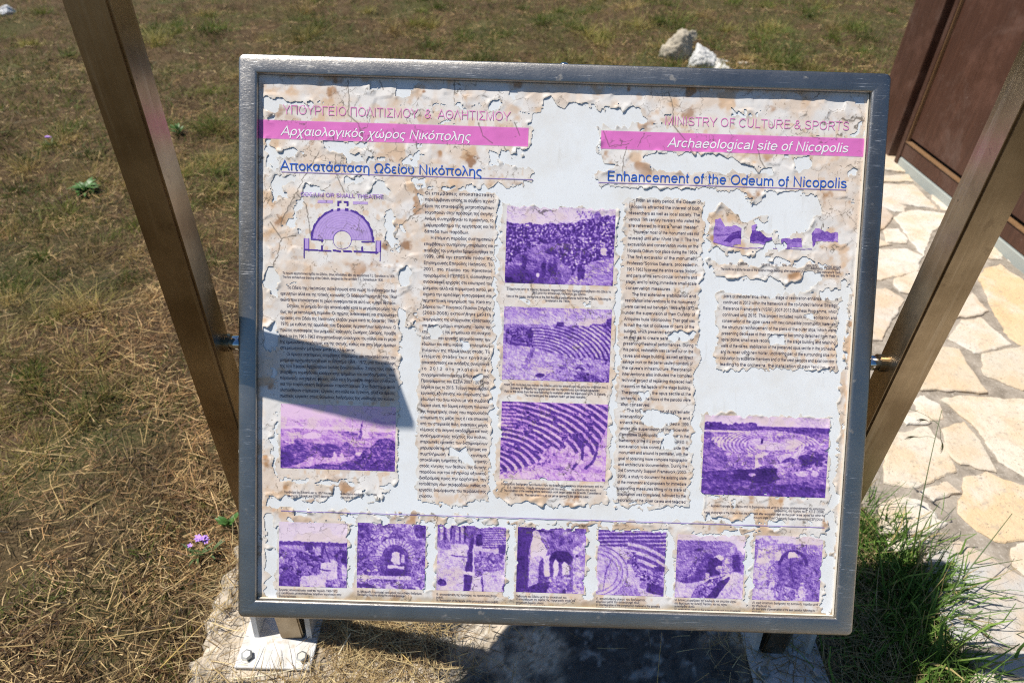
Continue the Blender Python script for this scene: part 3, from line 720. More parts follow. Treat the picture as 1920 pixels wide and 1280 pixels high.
column('''~Οι επεμβάσεις αποκατάστασης
περιελάμβαναν επίσης το σύνθετο τεχνικό
έργο της επαναφοράς μετατοπισμένων
τοιχοποιιών στην πρόσοψη της σκηνής.
Ακόμη συντηρήθηκαν το προσκήνιο, το
μαρμαροθέτημα της ορχήστρας και τα
<δάπεδα των παρόδων.
>Η επόμενη περίοδος συστηματικών
επεμβάσεων συντήρησης, στερέωσης και
ανάδειξης του μνημείου δρομολογήθηκε το
1999, υπό την εποπτεία πλέον της
Επιστημονικής Επιτροπής Νικόπολης. Το
2001, στο πλαίσιο του Κοινοτικού
προγράμματος INTERREG II, υλοποιήθηκαν
ανασκαφικές εργασίες στο εσωτερικό του
μνημείου αλλά και περιμετρικά αυτού, με
σκοπό την αρτιότερη τοπογραφική και
αρχιτεκτονική τεκμηρίωση του. Κατά την
διάρκεια του Γ' Κοινοτικού Πλαισίου Στήριξης
~(2003-2008) εκπονήθηκε μελέτη
τεκμηρίωσης της υπάρχουσας κατάστασης
και άμεσων μέτρων στερέωσης - άρσης της
ετοιμορροπίας του μνημείου και στη συνέχεια
υλοποιήθηκαν εργασίες αποκατάστασης των
εδωλίων του κάτω κοίλου και επιλεγμένων
πυλώνων της περιμετρικής στοάς. Το
~επόμενο στάδιο των εργασιών
αποκατάστασης και ανάδειξης συνεχίστηκε
~το 2012 στο πλαίσιο του
συγχρηματοδοτούμενου Επιχειρησιακού
Προγράμματος του ΕΣΠΑ 2007 - 2013 και
διήρκεσε έως το 2015. Το έργο περιελάμβανε
εργασίες εξυγίανσης και στερέωσης των
εδωλίων του άνω κοίλου με νέα συμβατά
δομικά υλικά, την δομική ενίσχυση πυλώνων
της περιμετρικής στοάς που παρουσίαζαν
απομείωση της μάζας τους ή / και αποκοπή
από τον σπειροειδή θόλο, ανακτήσεις μικρής
κλίμακας στο σκηνικό οικοδόμημα και τους
αναλημματικούς τοίχους του κοίλου,
στερεωτικές εργασίες των διατηρούμενων
μαρμαροθετημάτων της ορχήστρας και
συμπλήρωσή της με νέο κονίαμα,
αποκάλυψη τμήματος της περιμετρικής
στοάς κίνησης των θεατών, της δυτικής
παρόδου και του κεντρικού αξονικού
διαδρόμου προς την ορχήστρα, την
τοποθέτηση νέων περιφράξεων, καθώς και
εργασίες διαμόρφωσης του περιβάλλοντος
<χώρου.''', (797, 364.6), (927, 367.6), (785, 930.5), 6.0)
column('''>From an early period, the Odeum of
Nicopolis attracted the interest of both
researchers as well as local society. The
various 19th century travelers who visited the
<site referred to it as a "small theater".
>However most of the monument was not
revealed until after World War II. The first
excavation and conservation works on the
Nicopolis Odeum took place during the 1960s.
The first excavator of the monument,
Professor Sotirios Dakaris, proceeded in
1961-1963 to reveal the entire cavea (koilon),
and parts of the semi-circular orchestra and
stage, and to taking immediate small-scale
<conservation measures.
>The first extensive stabilization and
restoration interventions to the monument
were carried out between 1969 and 1972,
under the supervision of then Curator of
Antiquities Ioulia Vokotopoulou. Their goal was
to halt the risk of collapse of parts of the
building, which presented extensive damage,
as well as to create safe conditions for
presenting theatrical performances. During
this period, restoration was carried out on the
cavea and stage building, as well as direct
salvage work on the barrel-vaulted corridors of
the cavea's infrastructure. Restoration
interventions also included the complex
technical project of replacing displaced wall
masonry on the façade of the stage building.
The proscenium, the opus sectile of the
orchestra, and the floors of the parodoi were
<also conserved.
>The following period of systematic
interventions to conserve, restore and
enhance the monument was launched in 1999,
under the supervision of the Scientific
Committee of Nicopolis. In 2001, within the
framework of the EU program INTERREG II,
excavation was conducted inside the
monument and around its perimeter, with the
goal of obtaining more complete topographic
and architectural documentation. During the
3rd Community Support Framework (2003-
2008), a study to document the existing state
of the monument and proposals for immediate
supporting measures lifting of its state of
dilapidation was completed, followed by the
restoration of the lower cavea and selected''', (1179, 378), (1313.5, 380.5), (1156, 938.5), 5.9)
column('''piers of the outer stoa. The next stage of restoration-enhancement work
continued in 2012 within the framework of the co-funded National Strategic
Reference Framework's (NSRF) 2007-2013 Business Programme, which
continued until 2015. This project included work of consolidation and
conservation of the upper cavea with new compatible construction materials,
the structural reinforcement of the piers of the outer stoa, which were
presenting decrease of their mass and/or becoming detached from their
spiral dome; small-scale reconstruction on the stage building and retaining
walls of the cavea, stabilization of the preserved opus sectile in the orchestra
and its repair using new mortar, uncovering part of the surrounding stoa for
circulation by audience members and of the west parodos and axial corridor
<leading to the orchestra, the installation of new fencing, and landscaping.''', (1355.5, 557), (1571, 561.5), (1349.5, 684.5), 6.0)

def caption(lines, cap=4.6, wt=0.42):
    k = Ink(wt)
    for txt, x0, y0, x1, y1 in lines:
        u0, v0 = puv(x0, y0); u1, v1 = puv(x1, y1)
        k.line(txt, u0, u1, (v0 + v1) / 2, cap * MPX / 7, 'fit')
    if k.V: k.done('caption', M_INK)
caption([('Το πρώτο αρχιτεκτονικό σχέδιο του Ωδείου, όπως αποδόθηκε από τον αρχιτέκτονα T.L. Donaldson το 1835.', 530, 514, 741, 519.5), ('The first architectural drawing of the Odeum, designed by the architect T.L. Donaldson in 1835.', 530, 521, 719, 527)])
caption([('Γκραβούρα του Edward Lear το 1857 που απεικονίζει τα σωζόμενα κατάλοιπα του Ωδείου.', 533, 923, 708, 928), ('Engraving by Edward Lear (1857) depicting the surviving ruins of the Odeum.', 533, 929.5, 687, 934)])
caption([('Στιγμιότυπο από τις πρώτες θεατρικές παραστάσεις που πραγματοποιήθηκαν στο Ωδείο το', 950, 543, 1145, 549), ('1962 μετά την αποκάλυψη του κοίλου του Ωδείου.', 996, 550.5, 1099, 553.5), ('View of the cavea, during one of the first theatrical performances held in the Odeum, following its', 949, 557, 1145, 562.5), ('revelation in the 1960s.', 1022, 565, 1069, 567)])
caption([('Άποψη από τα δυτικά του κοίλου του Ωδείου μετά την αποκάλυψή του από την επίβλεψη του Σ.', 943, 722, 1141, 727.5), ('Δάκαρη. Η στήριξη της ορχήστρας και του προσκηνίου έχει ακόμη αφαιρεθεί.', 957, 729, 1125, 733.5), ('View of the cavea from the west following its revelation under the supervision of Pr. S. Dakaris.', 945, 735, 1136, 740.5), ("The orchestra and the pulpitum hadn't yet been revealed.", 983, 742.5, 1098, 746)])
caption([('Η κατάσταση διατήρησης των εδωλίων πριν την έναρξη των εργασιών αποκατάστασης από την', 939, 907.5, 1131, 913.5), ('Ε.Ε. Νικόπολης. Υπήρξε απαγορευτική για την απόδοση του μνημείου στο κοινό.', 951, 914.5, 1118, 920), ('The condition of the seating before restoration work began under the Scientific Committee of', 944, 920, 1127, 926), ('Nicopolis. The monument could not yet be opened to the general public.', 963, 928, 1105, 932.5)])
caption([('Η βόρεια όψη της σκηνικής πρόσοψης μετά τις αναστηλώσεις των ετών 1969-1972. Με σκούρο χρώμα', 1345, 495.5, 1576, 501.5), ('διακρίνονται οι αναστηλώσεις.', 1519, 504.5, 1575, 506.5), ('The north face of the facade of the scaena (stage building) after restoration in 1969-1972. The restorations (dark', 1350, 506.5, 1575, 512.5), ('color) may be made out.', 1525, 517.5, 1574, 519)])
caption([('Αεροφωτογραφία του Ωδείου από τα βορειοανατολικά μετά τις εργασίες αποκατάστασης του κατώτερου', 1332, 949, 1546, 955), ('διαζώματος, στο πλαίσιο του Γ΄ Κ.Π.Σ. (2008).', 1451, 958, 1545, 960.5), ('Aerial photograph of the Odeum from the northeast after restoration work on the lower cavea carried out within the', 1319, 961, 1546, 967.5), ('framework of the Third Community Support Framework (CSF) (2008).', 1407, 971, 1544, 975)])
caption([('Εργασίες αποκατάστασης κατά την περίοδο 1969-1972.', 523, 1106, 634, 1109), ('2. ελευθέρωση μετατοπισμένων τμημάτων τοιχοποιιών στην', 523, 1112, 640, 1115), ('βόρεια πρόσοψη.', 523, 1118, 556, 1119), ('Restoration work 1969-1972.', 523, 1123.5, 580, 1125.5), ('Cleaning of dislodged fragments of masonry in the northern facade.', 523, 1128.5, 640, 1132)])
caption([('Η. απόφραξη τοιχοποιίας κατά μήκος του μεσαίου διαδρόμου.', 670, 1109.5, 792, 1113.5), ('Revealing masonry along the central passage.', 670, 1115, 760, 1118)])
caption([('Θ. αποκατάσταση της πρόσοψης του προσκηνίου (frons', 818, 1114.5, 931, 1118), ('pulpiti).', 818, 1120, 832, 1120.5), ('III. Restoration of the façade of the proscenium (frons pulpiti).', 818, 1126, 935, 1129.5)])
caption([('Παθολογία του Ωδείου μετά την αποκάλυψή του.', 967, 1118, 1063, 1121), ('Η αποσάθρωση της αψίδας της περιμετρικής στοάς και', 967, 1123.5, 1078, 1127), ('απομείωση δομικού υλικού.', 967, 1130, 1020, 1131.5), ('Pathology of the Odeum following its discovery.', 967, 1135.5, 1060, 1138.5), ('Decomposition of the bearing element of the perimeter stoa.', 967, 1141.5, 1080, 1145)])
caption([('Χ. αποσύνθεση υλικού του διαζώματος', 1117, 1122.5, 1210, 1125.5), ('εδωλίων μετά την αποκάλυψή τους.', 1117, 1128, 1200, 1130.5), ('V. Disintegration of the construction material of the proedria', 1117, 1134, 1237, 1138), ('(seating for dignitaries) and first rows of seating following their', 1117, 1140, 1238, 1144), ('discovery.', 1117, 1146, 1135, 1146.6)])
caption([('VI. έντονες ρηγματώσεις της ανωδομής και απώλεια υλικού', 1264, 1125, 1380, 1128.5), ('στη θεμελίωση της δυτικής παρόδου και του τοίχου', 1264, 1131, 1363, 1134), ('αντιστήριξης αυτού.', 1264, 1137, 1303, 1138), ('VI. pronounced cracks in the superstructure and loss of material', 1264, 1142.5, 1388, 1147), ('in the foundation of the west parodos and west retaining', 1264, 1149, 1380, 1153)])
caption([('VII. κακή κατάσταση διατήρησης της ανατολικής παρόδου μετά', 1409, 1130, 1533, 1134), ('την αποκάλυψή της.', 1409, 1136, 1446, 1137), ('VII. poor state of preservation of the east parodos following its', 1409, 1141.5, 1527, 1145.5), ('discovery.', 1409, 1147.5, 1428, 1148)])

# ---- the printed pictures (faded to violet): tones painted on a fine grid of each print
D0, D1, D2, D3 = srgb(44, 24, 84), srgb(98, 62, 158), srgb(168, 132, 208), srgb(226, 208, 222)
def duo(T, pink=0.0):
    T = np.clip(T, 0, 1)[..., None]
    d2 = D2 * (1 - pink) + srgb(205, 140, 214) * pink; d3 = D3 * (1 - pink) + srgb(232, 186, 226) * pink
    a_ = np.clip(T / 0.35, 0, 1); b_ = np.clip((T - 0.35) / 0.35, 0, 1); c_ = np.clip((T - 0.7) / 0.3, 0, 1)
    return (D0 * (1 - a_) + D1 * a_) * (b_ == 0) + (D1 * (1 - b_) + d2 * b_) * ((b_ > 0) & (c_ == 0)) + (d2 * (1 - c_) + d3 * c_) * (c_ > 0)
class Pic:
    def __init__(s, X, Y, seed, T=0.6):
        s.X, s.Y, s.sd = X, Y, seed
        s.T = np.full(X.shape, float(T)); s.wx = X + (fbm(X * 14, Y * 14, seed, 3) - .5) * .035; s.wy = Y + (fbm(X * 14 + 9, Y * 14, seed + 2, 3) - .5) * .035
    def n(s, f, k=0, o=4): return fbm(s.X * f + k, s.Y * f + k * 1.7, s.sd + k, o)
    def poly(s, pts, t, nz=0.0, f=30, rough=True):
        m_ = in_poly(s.wx if rough else s.X, s.wy if rough else s.Y, pts)
        s.T = np.where(m_, t + (s.n(f, 3) - .5) * nz * 2, s.T); return m_
    def ell(s, cx, cy, rx, ry, t, nz=0.0, f=30):
        m_ = ((s.wx - cx) / rx) ** 2 + ((s.wy - cy) / ry) ** 2 < 1
        s.T = np.where(m_, t + (s.n(f, 5) - .5) * nz * 2, s.T); return m_
    def line(s, pts, w_, t, a_=1.0):
        d = np.full(s.X.shape, 9.0)
        for i in range(len(pts) - 1): d = np.minimum(d, seg_dist(s.wx, s.wy, pts[i], pts[i + 1]))
        k = (1 - sstep(w_ * .6, w_, d)) * a_; s.T = s.T * (1 - k) + t * k
    def stones(s, m_, cell, lo, hi, joint=0.15, edge=0.12, sy=1.0):
        d1, d2, i_, _, _ = worley(s.wx / cell + 5, s.wy / cell * sy + 9, s.sd)
        v = lo + (hi - lo) * i_ + (s.n(60, 8, 2) - .5) * .22; v = np.where(d2 - d1 < edge, joint, v)
        s.T = np.where(m_, v, s.T)
    def rubble(s, m_, cell, lo, hi):
        jx = s.wx + (s.n(9, 21, 3) - .5) * .22; jy = s.wy + (s.n(9, 23, 3) - .5) * .22
        d1, d2, i_, sx, sy = worley(jx / cell + 15, jy / cell + 3, s.sd + 9)
        lit = ((jx / cell + 15 - sx) - (jy / cell + 3 - sy)) * .5
        v = lo + (hi - lo) * (0.5 + lit) + (i_ - .5) * .25; s.T = np.where(m_, np.where((d2 - d1 < .12) & (s.n(13, 25, 2) > .46), lo - .1, v), s.T)
    def arcs(s, m_, cx, cy, k, n, lo, hi, duty=0.5, soft=0.12, ph=0.0, off=(0, 0)):
        r = np.hypot((s.X - cx) / k[0], (s.Y - cy) / k[1]) * n + ph + (s.n(16, 4, 3) - .5) * .22
        f = r - np.floor(r); v = np.where(f < duty, lo, hi) + (s.n(70, 6, 2) - .5) * .22
        s.T = np.where(m_, v, s.T)
    def grain(s, a_, f=110): s.T = s.T + (s.n(f, 11, 2) - .5) * a_
    def out(s, u, v, pink=0.0, crack=0.8):
        s.T = box_blur(s.T, 1, 1)
        rel = s.n(26, 30, 5) - fbm((s.X + .012) * 26 + 30, (s.Y - .012) * 26 + 51, s.sd + 30, 5)
        rel2 = s.n(70, 33, 3) - fbm((s.X + .006) * 70 + 33, (s.Y - .006) * 70 + 56.1, s.sd + 33, 3)
        k = .35 + .65 * (1 - np.abs(2 * np.clip(s.T, 0, 1) - 1))
        s.T = (s.T - .5) * 1.02 + .60 + (.55 * rel + .55 * rel2 + .34 * (s.n(6, 36, 4) - .5) + .30 * (s.n(19, 38, 3) - .5)) * k
        C = duo(s.T, pink); ck = crack_all(u, v) * crack
        thin = cracks(u, v, 34, 0.8, 48, 0.44) * 0.5
        k = np.maximum(ck, thin)[..., None]
        C = C * (1 - k) + np.array((0.10, 0.075, 0.09)) * k
        pale = (sstep(0.70, 0.76, s.T) * sstep(0.55, 0.68, fbm(u * 40, v * 40, 63, 3)) * 0.45)[..., None]
        return C * (1 - pale) + np.array((0.72, 0.58, 0.50)) * pale
def photo(quad, fn, seed, pink=0.0):
    def pt(X, Y, u, v):
        p = Pic(X, Y, seed); fn(p); return p.out(u, v, pink), None
    return patch('photograph', quad, 0.0007, pt)

def crowd(p):
    p.T[:] = .86 + (p.n(6, 1) - .5) * .1
    top = .22 - .13 * sstep(.45, 1.0, p.X) + (p.n(22, 2) - .5) * .06
    m_ = p.Y > top
    d1, d2, i_, sx, sy = worley(p.wx * 58, p.wy * 40, p.sd)
    v = .30 + (i_ - .45) * 1.0 + (p.n(70, 5, 2) - .5) * .3; v = np.where(d1 > .55, .12, v)
    p.T = np.where(m_, np.clip(v, .05, .88), p.T)
    m2 = in_poly(p.wx, p.wy, [(.12,.62),(.3,.5),(.45,.45),(.52,.52),(.42,.6),(.6,.78),(.62,1),(0,1),(0,.8)])
    p.T = np.where(m2, .46 + (p.n(20, 6) - .5) * .5 - .5 * sstep(.7, 1, p.Y) * sstep(.6, 0, p.X), p.T)
    m3 = in_poly(p.wx, p.wy, [(.56,1),(.66,.78),(.85,.68),(1,.62),(1,1)])
    p.T = np.where(m3, .6 + (fbm(p.X * 30, p.Y * 90, 4, 3) - .5) * .5, p.T)
    for x, y, h in ((.18,.63,.2),(.36,.68,.22),(.42,.7,.2),(.46,.69,.22),(.69,.72,.22),(.72,.78,.14)):
        p.ell(x, y + h * .5, .022, h * .5, .12, .1); p.ell(x, y, .014, .025, .3)
    p.ell(.305, .885, .02, .025, .97); p.ell(.9, .55, .03, .05, .8); p.ell(.42, .58, .05, .035, .1)
    for i in range(9): p.ell(.65 + .017 * i, .05 + .03 * (i % 3), .006, .02, .35)
    p.ell(.83, .12, .03, .08, .55); p.grain(.18, 90)
def theatre(p):
    p.T[:] = .62 + .16 * p.Y / .24 + (p.n(5, 1) - .5) * .08
    hz = .235 + (p.n(30, 2) - .5) * .03 - .06 * sstep(.78, 1, p.X)
    m_ = p.Y > hz; p.T = np.where(m_, .48, p.T)
    p.poly([(.49,.27),(.5,.19),(.56,.19),(.57,.27)], .12, .2); p.poly([(.8,.25),(.82,.21),(.95,.2),(.95,.26)], .15, .2)
    p.poly([(.95,.3),(.96,.13),(1.01,.11),(1.01,.3)], .2, .2)
    m_ = in_poly(p.wx, p.wy, [(.26,.28),(1.01,.22),(1.01,.7),(.66,.7),(.5,.63),(.28,.53)])
    p.arcs(m_, .30, .80, (.62, .56), 14, .14, .66, .42, ph=.2)
    m2 = in_poly(p.X, p.Y, [(.02,.27),(.26,.27),(.28,.55),(.02,.52)]); p.rubble(m2, .055, .06, .62)
    m3 = in_poly(p.wx, p.wy, [(0,.5),(.28,.55),(.5,.64),(.6,.78),(.4,1),(0,1)])
    p.T = np.where(m3, .68 + (p.n(26, 6) - .5) * .3, p.T)
    p.poly([(.26,.54),(.3,.56),(.25,.78),(.2,.88),(.16,.86)], .5, .4)
    m4 = in_poly(p.wx, p.wy, [(.6,.74),(.72,.66),(1.01,.68),(1.01,1.01),(.36,1.01),(.42,.92)])
    p.T = np.where(m4, .6, p.T); p.rubble(m4 & (p.n(14, 7) > .46), .035, .1, .78)
    p.ell(.35, .93, .04, .03, .05); p.ell(.25, .36, .03, .06, .06); p.grain(.2, 100)
def seats(p):
    p.T[:] = .7 + (p.n(14, 1) - .5) * .2
    m_ = np.ones(p.X.shape, bool)
    r = np.hypot((p.X + .12) / 1.0, (p.Y - .92) / .84)
    lim = in_poly(p.wx, p.wy, [(0,0),(1,0),(1,.28),(.93,.5),(.87,.66),(.8,.5),(.75,.62),(.68,.66),(.62,.55),(.57,.62),(.5,.55),(.42,.6),(.36,.78),(.25,.84),(.1,.9),(0,.92)])
    q = r * 13.5 + (p.n(9, 3, 3) - .5) * .25; f = q - np.floor(q)
    v = np.where(f < .56, .12 + .16 * p.n(40, 4, 2), .74 + (p.n(60, 5, 2) - .5) * .2); v = np.where((f > .5) & (f < .56), .04, v)
    p.T = np.where(lim, v, p.T)
    brk = lim & (p.n(12, 6, 3) > .64); p.rubble(brk, .04, .12, .7)
    st = (p.X < .14) & (p.Y < .34); p.T = np.where(st, np.where((p.Y * 22) % 1 < .5, .25, .62) + (p.n(40, 9, 2) - .5) * .3, p.T)
    g_ = ~lim; p.T = np.where(g_, .74 + (p.n(22, 8, 4) - .5) * .34, p.T)
    p.rubble(g_ & (p.n(16, 2) > .6), .03, .3, .85)
    for x0, x1 in ((.84, .93), (.72, .8)):
        p.line([(x0, .42), (x0 + .07, .55), (x0 + .05, .72), (x0 - .04, .84)], .018, .2)
    p.ell(.75, .75, .035, .03, .93); p.grain(.16, 100)
def engraving(p):
    p.T[:] = .97 - .1 * sstep(.1, .25, p.Y)
    p.T = np.where(p.Y > .22 + (p.n(5, 1) - .5) * .08, .76, p.T); p.T = np.where(p.Y > .34, .97, p.T)
    m_ = p.Y > .38 + (p.n(10, 2) - .5) * .05; p.T = np.where(m_, .66 + (fbm(p.X * 8, p.Y * 46, 6, 3) - .5) * .5, p.T)
    for k in range(9): p.line([(.3 + .06 * k, .45), (.62 + .06 * k, .72)], .006, .5, .6)
    p.ell(.28, .48, .08, .05, .93, .1); p.poly([(.68,.5),(.69,.3),(.705,.22),(.71,.5)], .35, .2); p.poly([(.71,.5),(.715,.33),(.76,.4),(.79,.5)], .93)
    p.ell(.6, .44, .07, .035, .4, .3)
    m2 = p.Y > .62 + (p.n(7, 3) - .5) * .3; p.T = np.where(m2, .36 + (p.n(24, 4) - .5) * .5, p.T)
    p.ell(.12, .78, .13, .16, .25, .25); p.ell(.42, .68, .1, .09, .28, .25); p.ell(.02, .85, .1, .13, .18, .15)
    p.poly([(.24,.82),(.5,.8),(.66,.78),(.62,.86),(.4,.9),(.3,.96),(.06,.99),(.2,.9)], .72, .25); p.poly([(.3,.94),(.66,.88),(.72,1),(.2,1)], .22, .25)
    for x, y, rx, ry in ((.92,.62,.1,.13),(.82,.78,.13,.16),(.96,.85,.1,.18),(.75,.9,.1,.1)): p.ell(x, y, rx, ry, .26, .5, 34)
    p.rubble(in_poly(p.wx, p.wy, [(.72,.7),(.9,.5),(1,.55),(1,.95),(.7,.95)]), .03, .08, .5)
    for x, y in ((.47, .76), (.535, .77)): p.ell(x, y + .03, .018, .05, .8); p.ell(x + .005, y - .025, .008, .015, .97)
    p.poly([(.65,.72),(.7,.72),(.7,.78),(.65,.77)], .93); p.grain(.14, 80)
def aerial(p):
    p.T[:] = .93 + (p.n(8, 1) - .5) * .08
    p.T = np.where(p.X > .72, np.minimum(p.T, .84), p.T)
    hz = .125 - .06 * (p.n(40, 2, 2)) * (p.X < .42); p.T = np.where(p.Y > hz, .22 + (p.n(50, 3) - .5) * .3, p.T)
    p.T = np.where(p.Y > .19 + (p.n(12, 4) - .5) * .03, .4 + (p.n(26, 5) - .5) * .45, p.T)
    p.T = np.where((p.Y > .185) & (p.Y < .21) & (p.X < .36), .85, p.T)
    m_ = ((p.X - .52) / .42) ** 2 + ((p.Y - .34) / .17) ** 2 < 1
    m_ |= in_poly(p.wx, p.wy, [(.03,.3),(.3,.2),(.7,.25),(.8,.42),(.42,.48),(.2,.45)])
    p.arcs(m_, .60, .36, (.46, .24), 15, .42, .78, .4)
    p.ell(.56, .335, .2, .085, .84, .1); p.poly([(.42,.26),(.5,.2),(.8,.24),(.76,.3),(.6,.32),(.45,.3)], .6, .2)
    p.poly([(.45,.22),(.47,.18),(.54,.18),(.56,.25)], .72, .1)
    p.poly([(.19,.47),(.34,.45),(.43,.5),(.43,.66),(.2,.68)], .5, .3); p.stones(in_poly(p.wx, p.wy, [(.2,.56),(.43,.52),(.43,.66),(.2,.68)]), .03, .38, .62, .3)
    p.poly([(.43,.66),(.42,.49),(.53,.44),(.5,.62)], .86, .1); p.poly([(.45,.6),(.45,.53),(.48,.52),(.48,.6)], .5)
    p.poly([(.48,.62),(.49,.5),(.55,.48),(.6,.55),(.6,.6)], .52, .2)
    p.poly([(.58,.5),(.7,.45),(.72,.5),(.62,.58)], .78, .15); p.poly([(.62,.57),(.72,.47),(.74,.54),(.66,.58)], .2, .1)
    p.poly([(.57,.6),(.7,.57),(.75,.66),(.62,.74)], .62, .35); p.poly([(.7,.5),(.78,.38),(.8,.4),(.76,.52)], .8, .15)
    dk = in_poly(p.wx, p.wy, [(.76,.5),(.86,.44),(1,.45),(1,.6),(.8,.62)]); p.T = np.where(dk, .12, p.T)
    p.rubble(in_poly(p.wx, p.wy, [(.7,.55),(.85,.6),(1,.5),(1,.62),(.85,.72),(.7,.72)]) & (p.n(16, 6) > .42), .035, .25, .92)
    p.rubble(in_poly(p.wx, p.wy, [(.8,.36),(1,.3),(1,.5),(.85,.48)]) & (p.n(16, 7) > .4), .04, .2, .7)
    bt = p.Y > .66 + .1 * (p.n(6, 8)) + .12 * (p.X > .6); p.T = np.where(bt & (p.T < .75), .16 + (p.n(30, 9, 4) - .42) * .6, p.T)
    p.poly([(.25,.68),(.6,.64),(.62,.8),(.5,.86),(.28,.78)], .04, .06)
    p.ell(.4, .74, .03, .02, .66); p.ell(.9, .7, .03, .03, .8); p.ell(.8, .7, .05, .04, .78, .2); p.ell(.46, .31, .01, .03, .05); p.grain(.2, 100)
def dig(p):
    p.T[:] = .93 + (p.n(6, 1) - .5) * .08
    hz = .3 + (p.n(26, 2) - .5) * .05; p.T = np.where(p.Y > hz, .2 + (p.n(30, 3) - .5) * .2, p.T)
    m_ = p.Y > .36; p.T = np.where(m_, .46 + (p.n(20, 4) - .5) * .5, p.T)
    p.poly([(.0,.38),(.36,.36),(.36,.42),(0,.43)], .62, .1); p.poly([(.36,.3),(.5,.32),(.48,.46),(.4,.48)], .1, .1)
    m2 = in_poly(p.wx, p.wy, [(0,.5),(.5,.42),(.7,.56),(.45,1),(0,1)]); p.rubble(m2, .10, .1, .78)
    p.poly([(.52,.42),(.55,.36),(.61,.38),(.62,.5),(.54,.52)], .72, .1)
    p.poly([(.6,.8),(.62,.64),(.8,.56),(.95,.64),(1,.7),(1,1),(.3,1),(.34,.84)], .82, .12)
    p.line([(.62,.54),(.67,.36),(.75,.6)], .01, .1); p.line([(.64,.54),(.64,.36)], .012, .15)
    p.poly([(.8,.5),(.9,.4),(1,.42),(1,.62),(.86,.6)], .1, .1); p.poly([(.86,.48),(.92,.45),(.92,.95),(.86,.9)], .4, .35); p.line([(.6,.72),(.76,.74)], .01, .1)
    p.rubble(in_poly(p.wx, p.wy, [(.66,1),(.7,.88),(1,.86),(1,1)]), .06, .2, .75); p.poly([(0,1),(.02,.78),(.12,.72),(.3,.86),(.3,1)], .22, .3); p.grain(.22, 80)
def archway(p):
    p.stones(np.ones(p.X.shape, bool), .075, .42, .78, .2, .12, 1.5)
    p.T *= 1 - .35 * sstep(.3, 0, p.X) * 1; p.T = np.where(p.n(8, 2) > .62, p.T * .55, p.T)
    p.poly([(.5,0),(1,0),(1,.3),(.9,.45),(.75,.3)], .55, .4); p.poly([(.8,0),(1,0),(1,.18),(.86,.22)], .22, .3)
    r = np.hypot((p.X - .56), (p.Y - .52)); an = np.degrees(np.arctan2(-(p.Y - .52), p.X - .56))
    ring = (r > .19) & (r < .3) & (p.Y < .56); k = ((an / 11) % 1) < .16
    p.T = np.where(ring, np.where(k, .2, .74 + (p.n(60, 4, 2) - .5) * .2), p.T)
    r2 = (r > .15) & (r <= .2) & (p.Y < .52) | (np.abs(p.X - .38) < .045) & (p.Y > .5) & (p.Y < .8) | (np.abs(p.X - .76) < .03) & (p.Y > .5) & (p.Y < .8)
    p.T = np.where(r2, .32 + (p.n(60, 5, 2) - .5) * .2, p.T)
    op = ((r < .155) & (p.Y < .52)) | ((p.X > .42) & (p.X < .74) & (p.Y >= .5) & (p.Y < .8)); p.T = np.where(op, .2, p.T)
    p.poly([(.5,.45),(.55,.42),(.62,.44),(.64,.62),(.54,.64),(.5,.58)], .9, .1); p.poly([(.64,.46),(.7,.48),(.7,.6),(.65,.6)], .72, .1); p.poly([(.45,.64),(.7,.65),(.7,.7),(.45,.69)], .88); p.poly([(.4,.72),(.72,.73),(.74,.8),(.4,.8)], .12, .1)
    p.T = np.where(p.Y > .8 + (p.n(20, 6) - .5) * .03, .84, p.T); p.rubble((p.Y > .86) & (p.n(18, 7) > .4), .045, .25, .85); p.rubble((p.X > .8) & (p.Y > .5) & (p.Y < .95), .045, .2, .82)
    p.poly([(0,1),(0,.93),(.15,.92),(.3,1)], .1, .1); p.grain(.22, 80)
def trench(p):
    p.T[:] = .8 + (p.n(16, 1) - .5) * .3
    p.T = np.where(p.Y < .28, .42 + (p.n(24, 2) - .5) * .5, p.T)
    for x in (.04, .14, .26, .33): p.poly([(x,0),(x+.05,0),(x+.05,.24),(x,.25)], .68, .2); p.poly([(x+.05,0),(x+.08,0),(x+.08,.26),(x+.05,.25)], .15, .1)
    p.poly([(0,.25),(.22,.22),(.2,.36),(.08,.38),(0,.34)], .52, .2)
    m_ = (p.X > .66) & (p.Y < .34); p.T = np.where(m_, np.where((p.Y * 28 + p.X * 1.5) % 1 < .42, .26, .62) + (p.n(50, 3, 2) - .5) * .3, p.T)
    p.poly([(.56,.3),(.56,.16),(.6,.12),(.65,.14),(.67,.3)], .06, .08); p.poly([(.5,.08),(.54,.08),(.51,.46),(.45,.72),(.42,.72),(.45,.4)], .2, .25)
    p.poly([(.46,.44),(.52,.4),(.52,.7),(.44,.7)], .1, .12); p.poly([(.4,.75),(.52,.76),(.5,1),(.4,1)], .12, .12); p.poly([(.4,.7),(.54,.7),(.54,.75),(.4,.75)], .95)
    p.rubble(in_poly(p.wx, p.wy, [(.55,.38),(.98,.42),(.98,.66),(.7,.7),(.55,.7)]), .06, .28, .82); p.poly([(.88,.28),(1,.28),(1,.42),(.9,.4)], .16, .1)
    p.line([(.2,.46),(.45,.48)], .01, .2); p.line([(.66,.78),(.68,.9),(.68,1)], .012, .1); p.ell(.08, .88, .06, .05, .15, .2); p.ell(.62, .72, .06, .05, .35, .3); p.poly([(.95,.95),(1,.85),(1,1)], .2); p.grain(.26, 80)
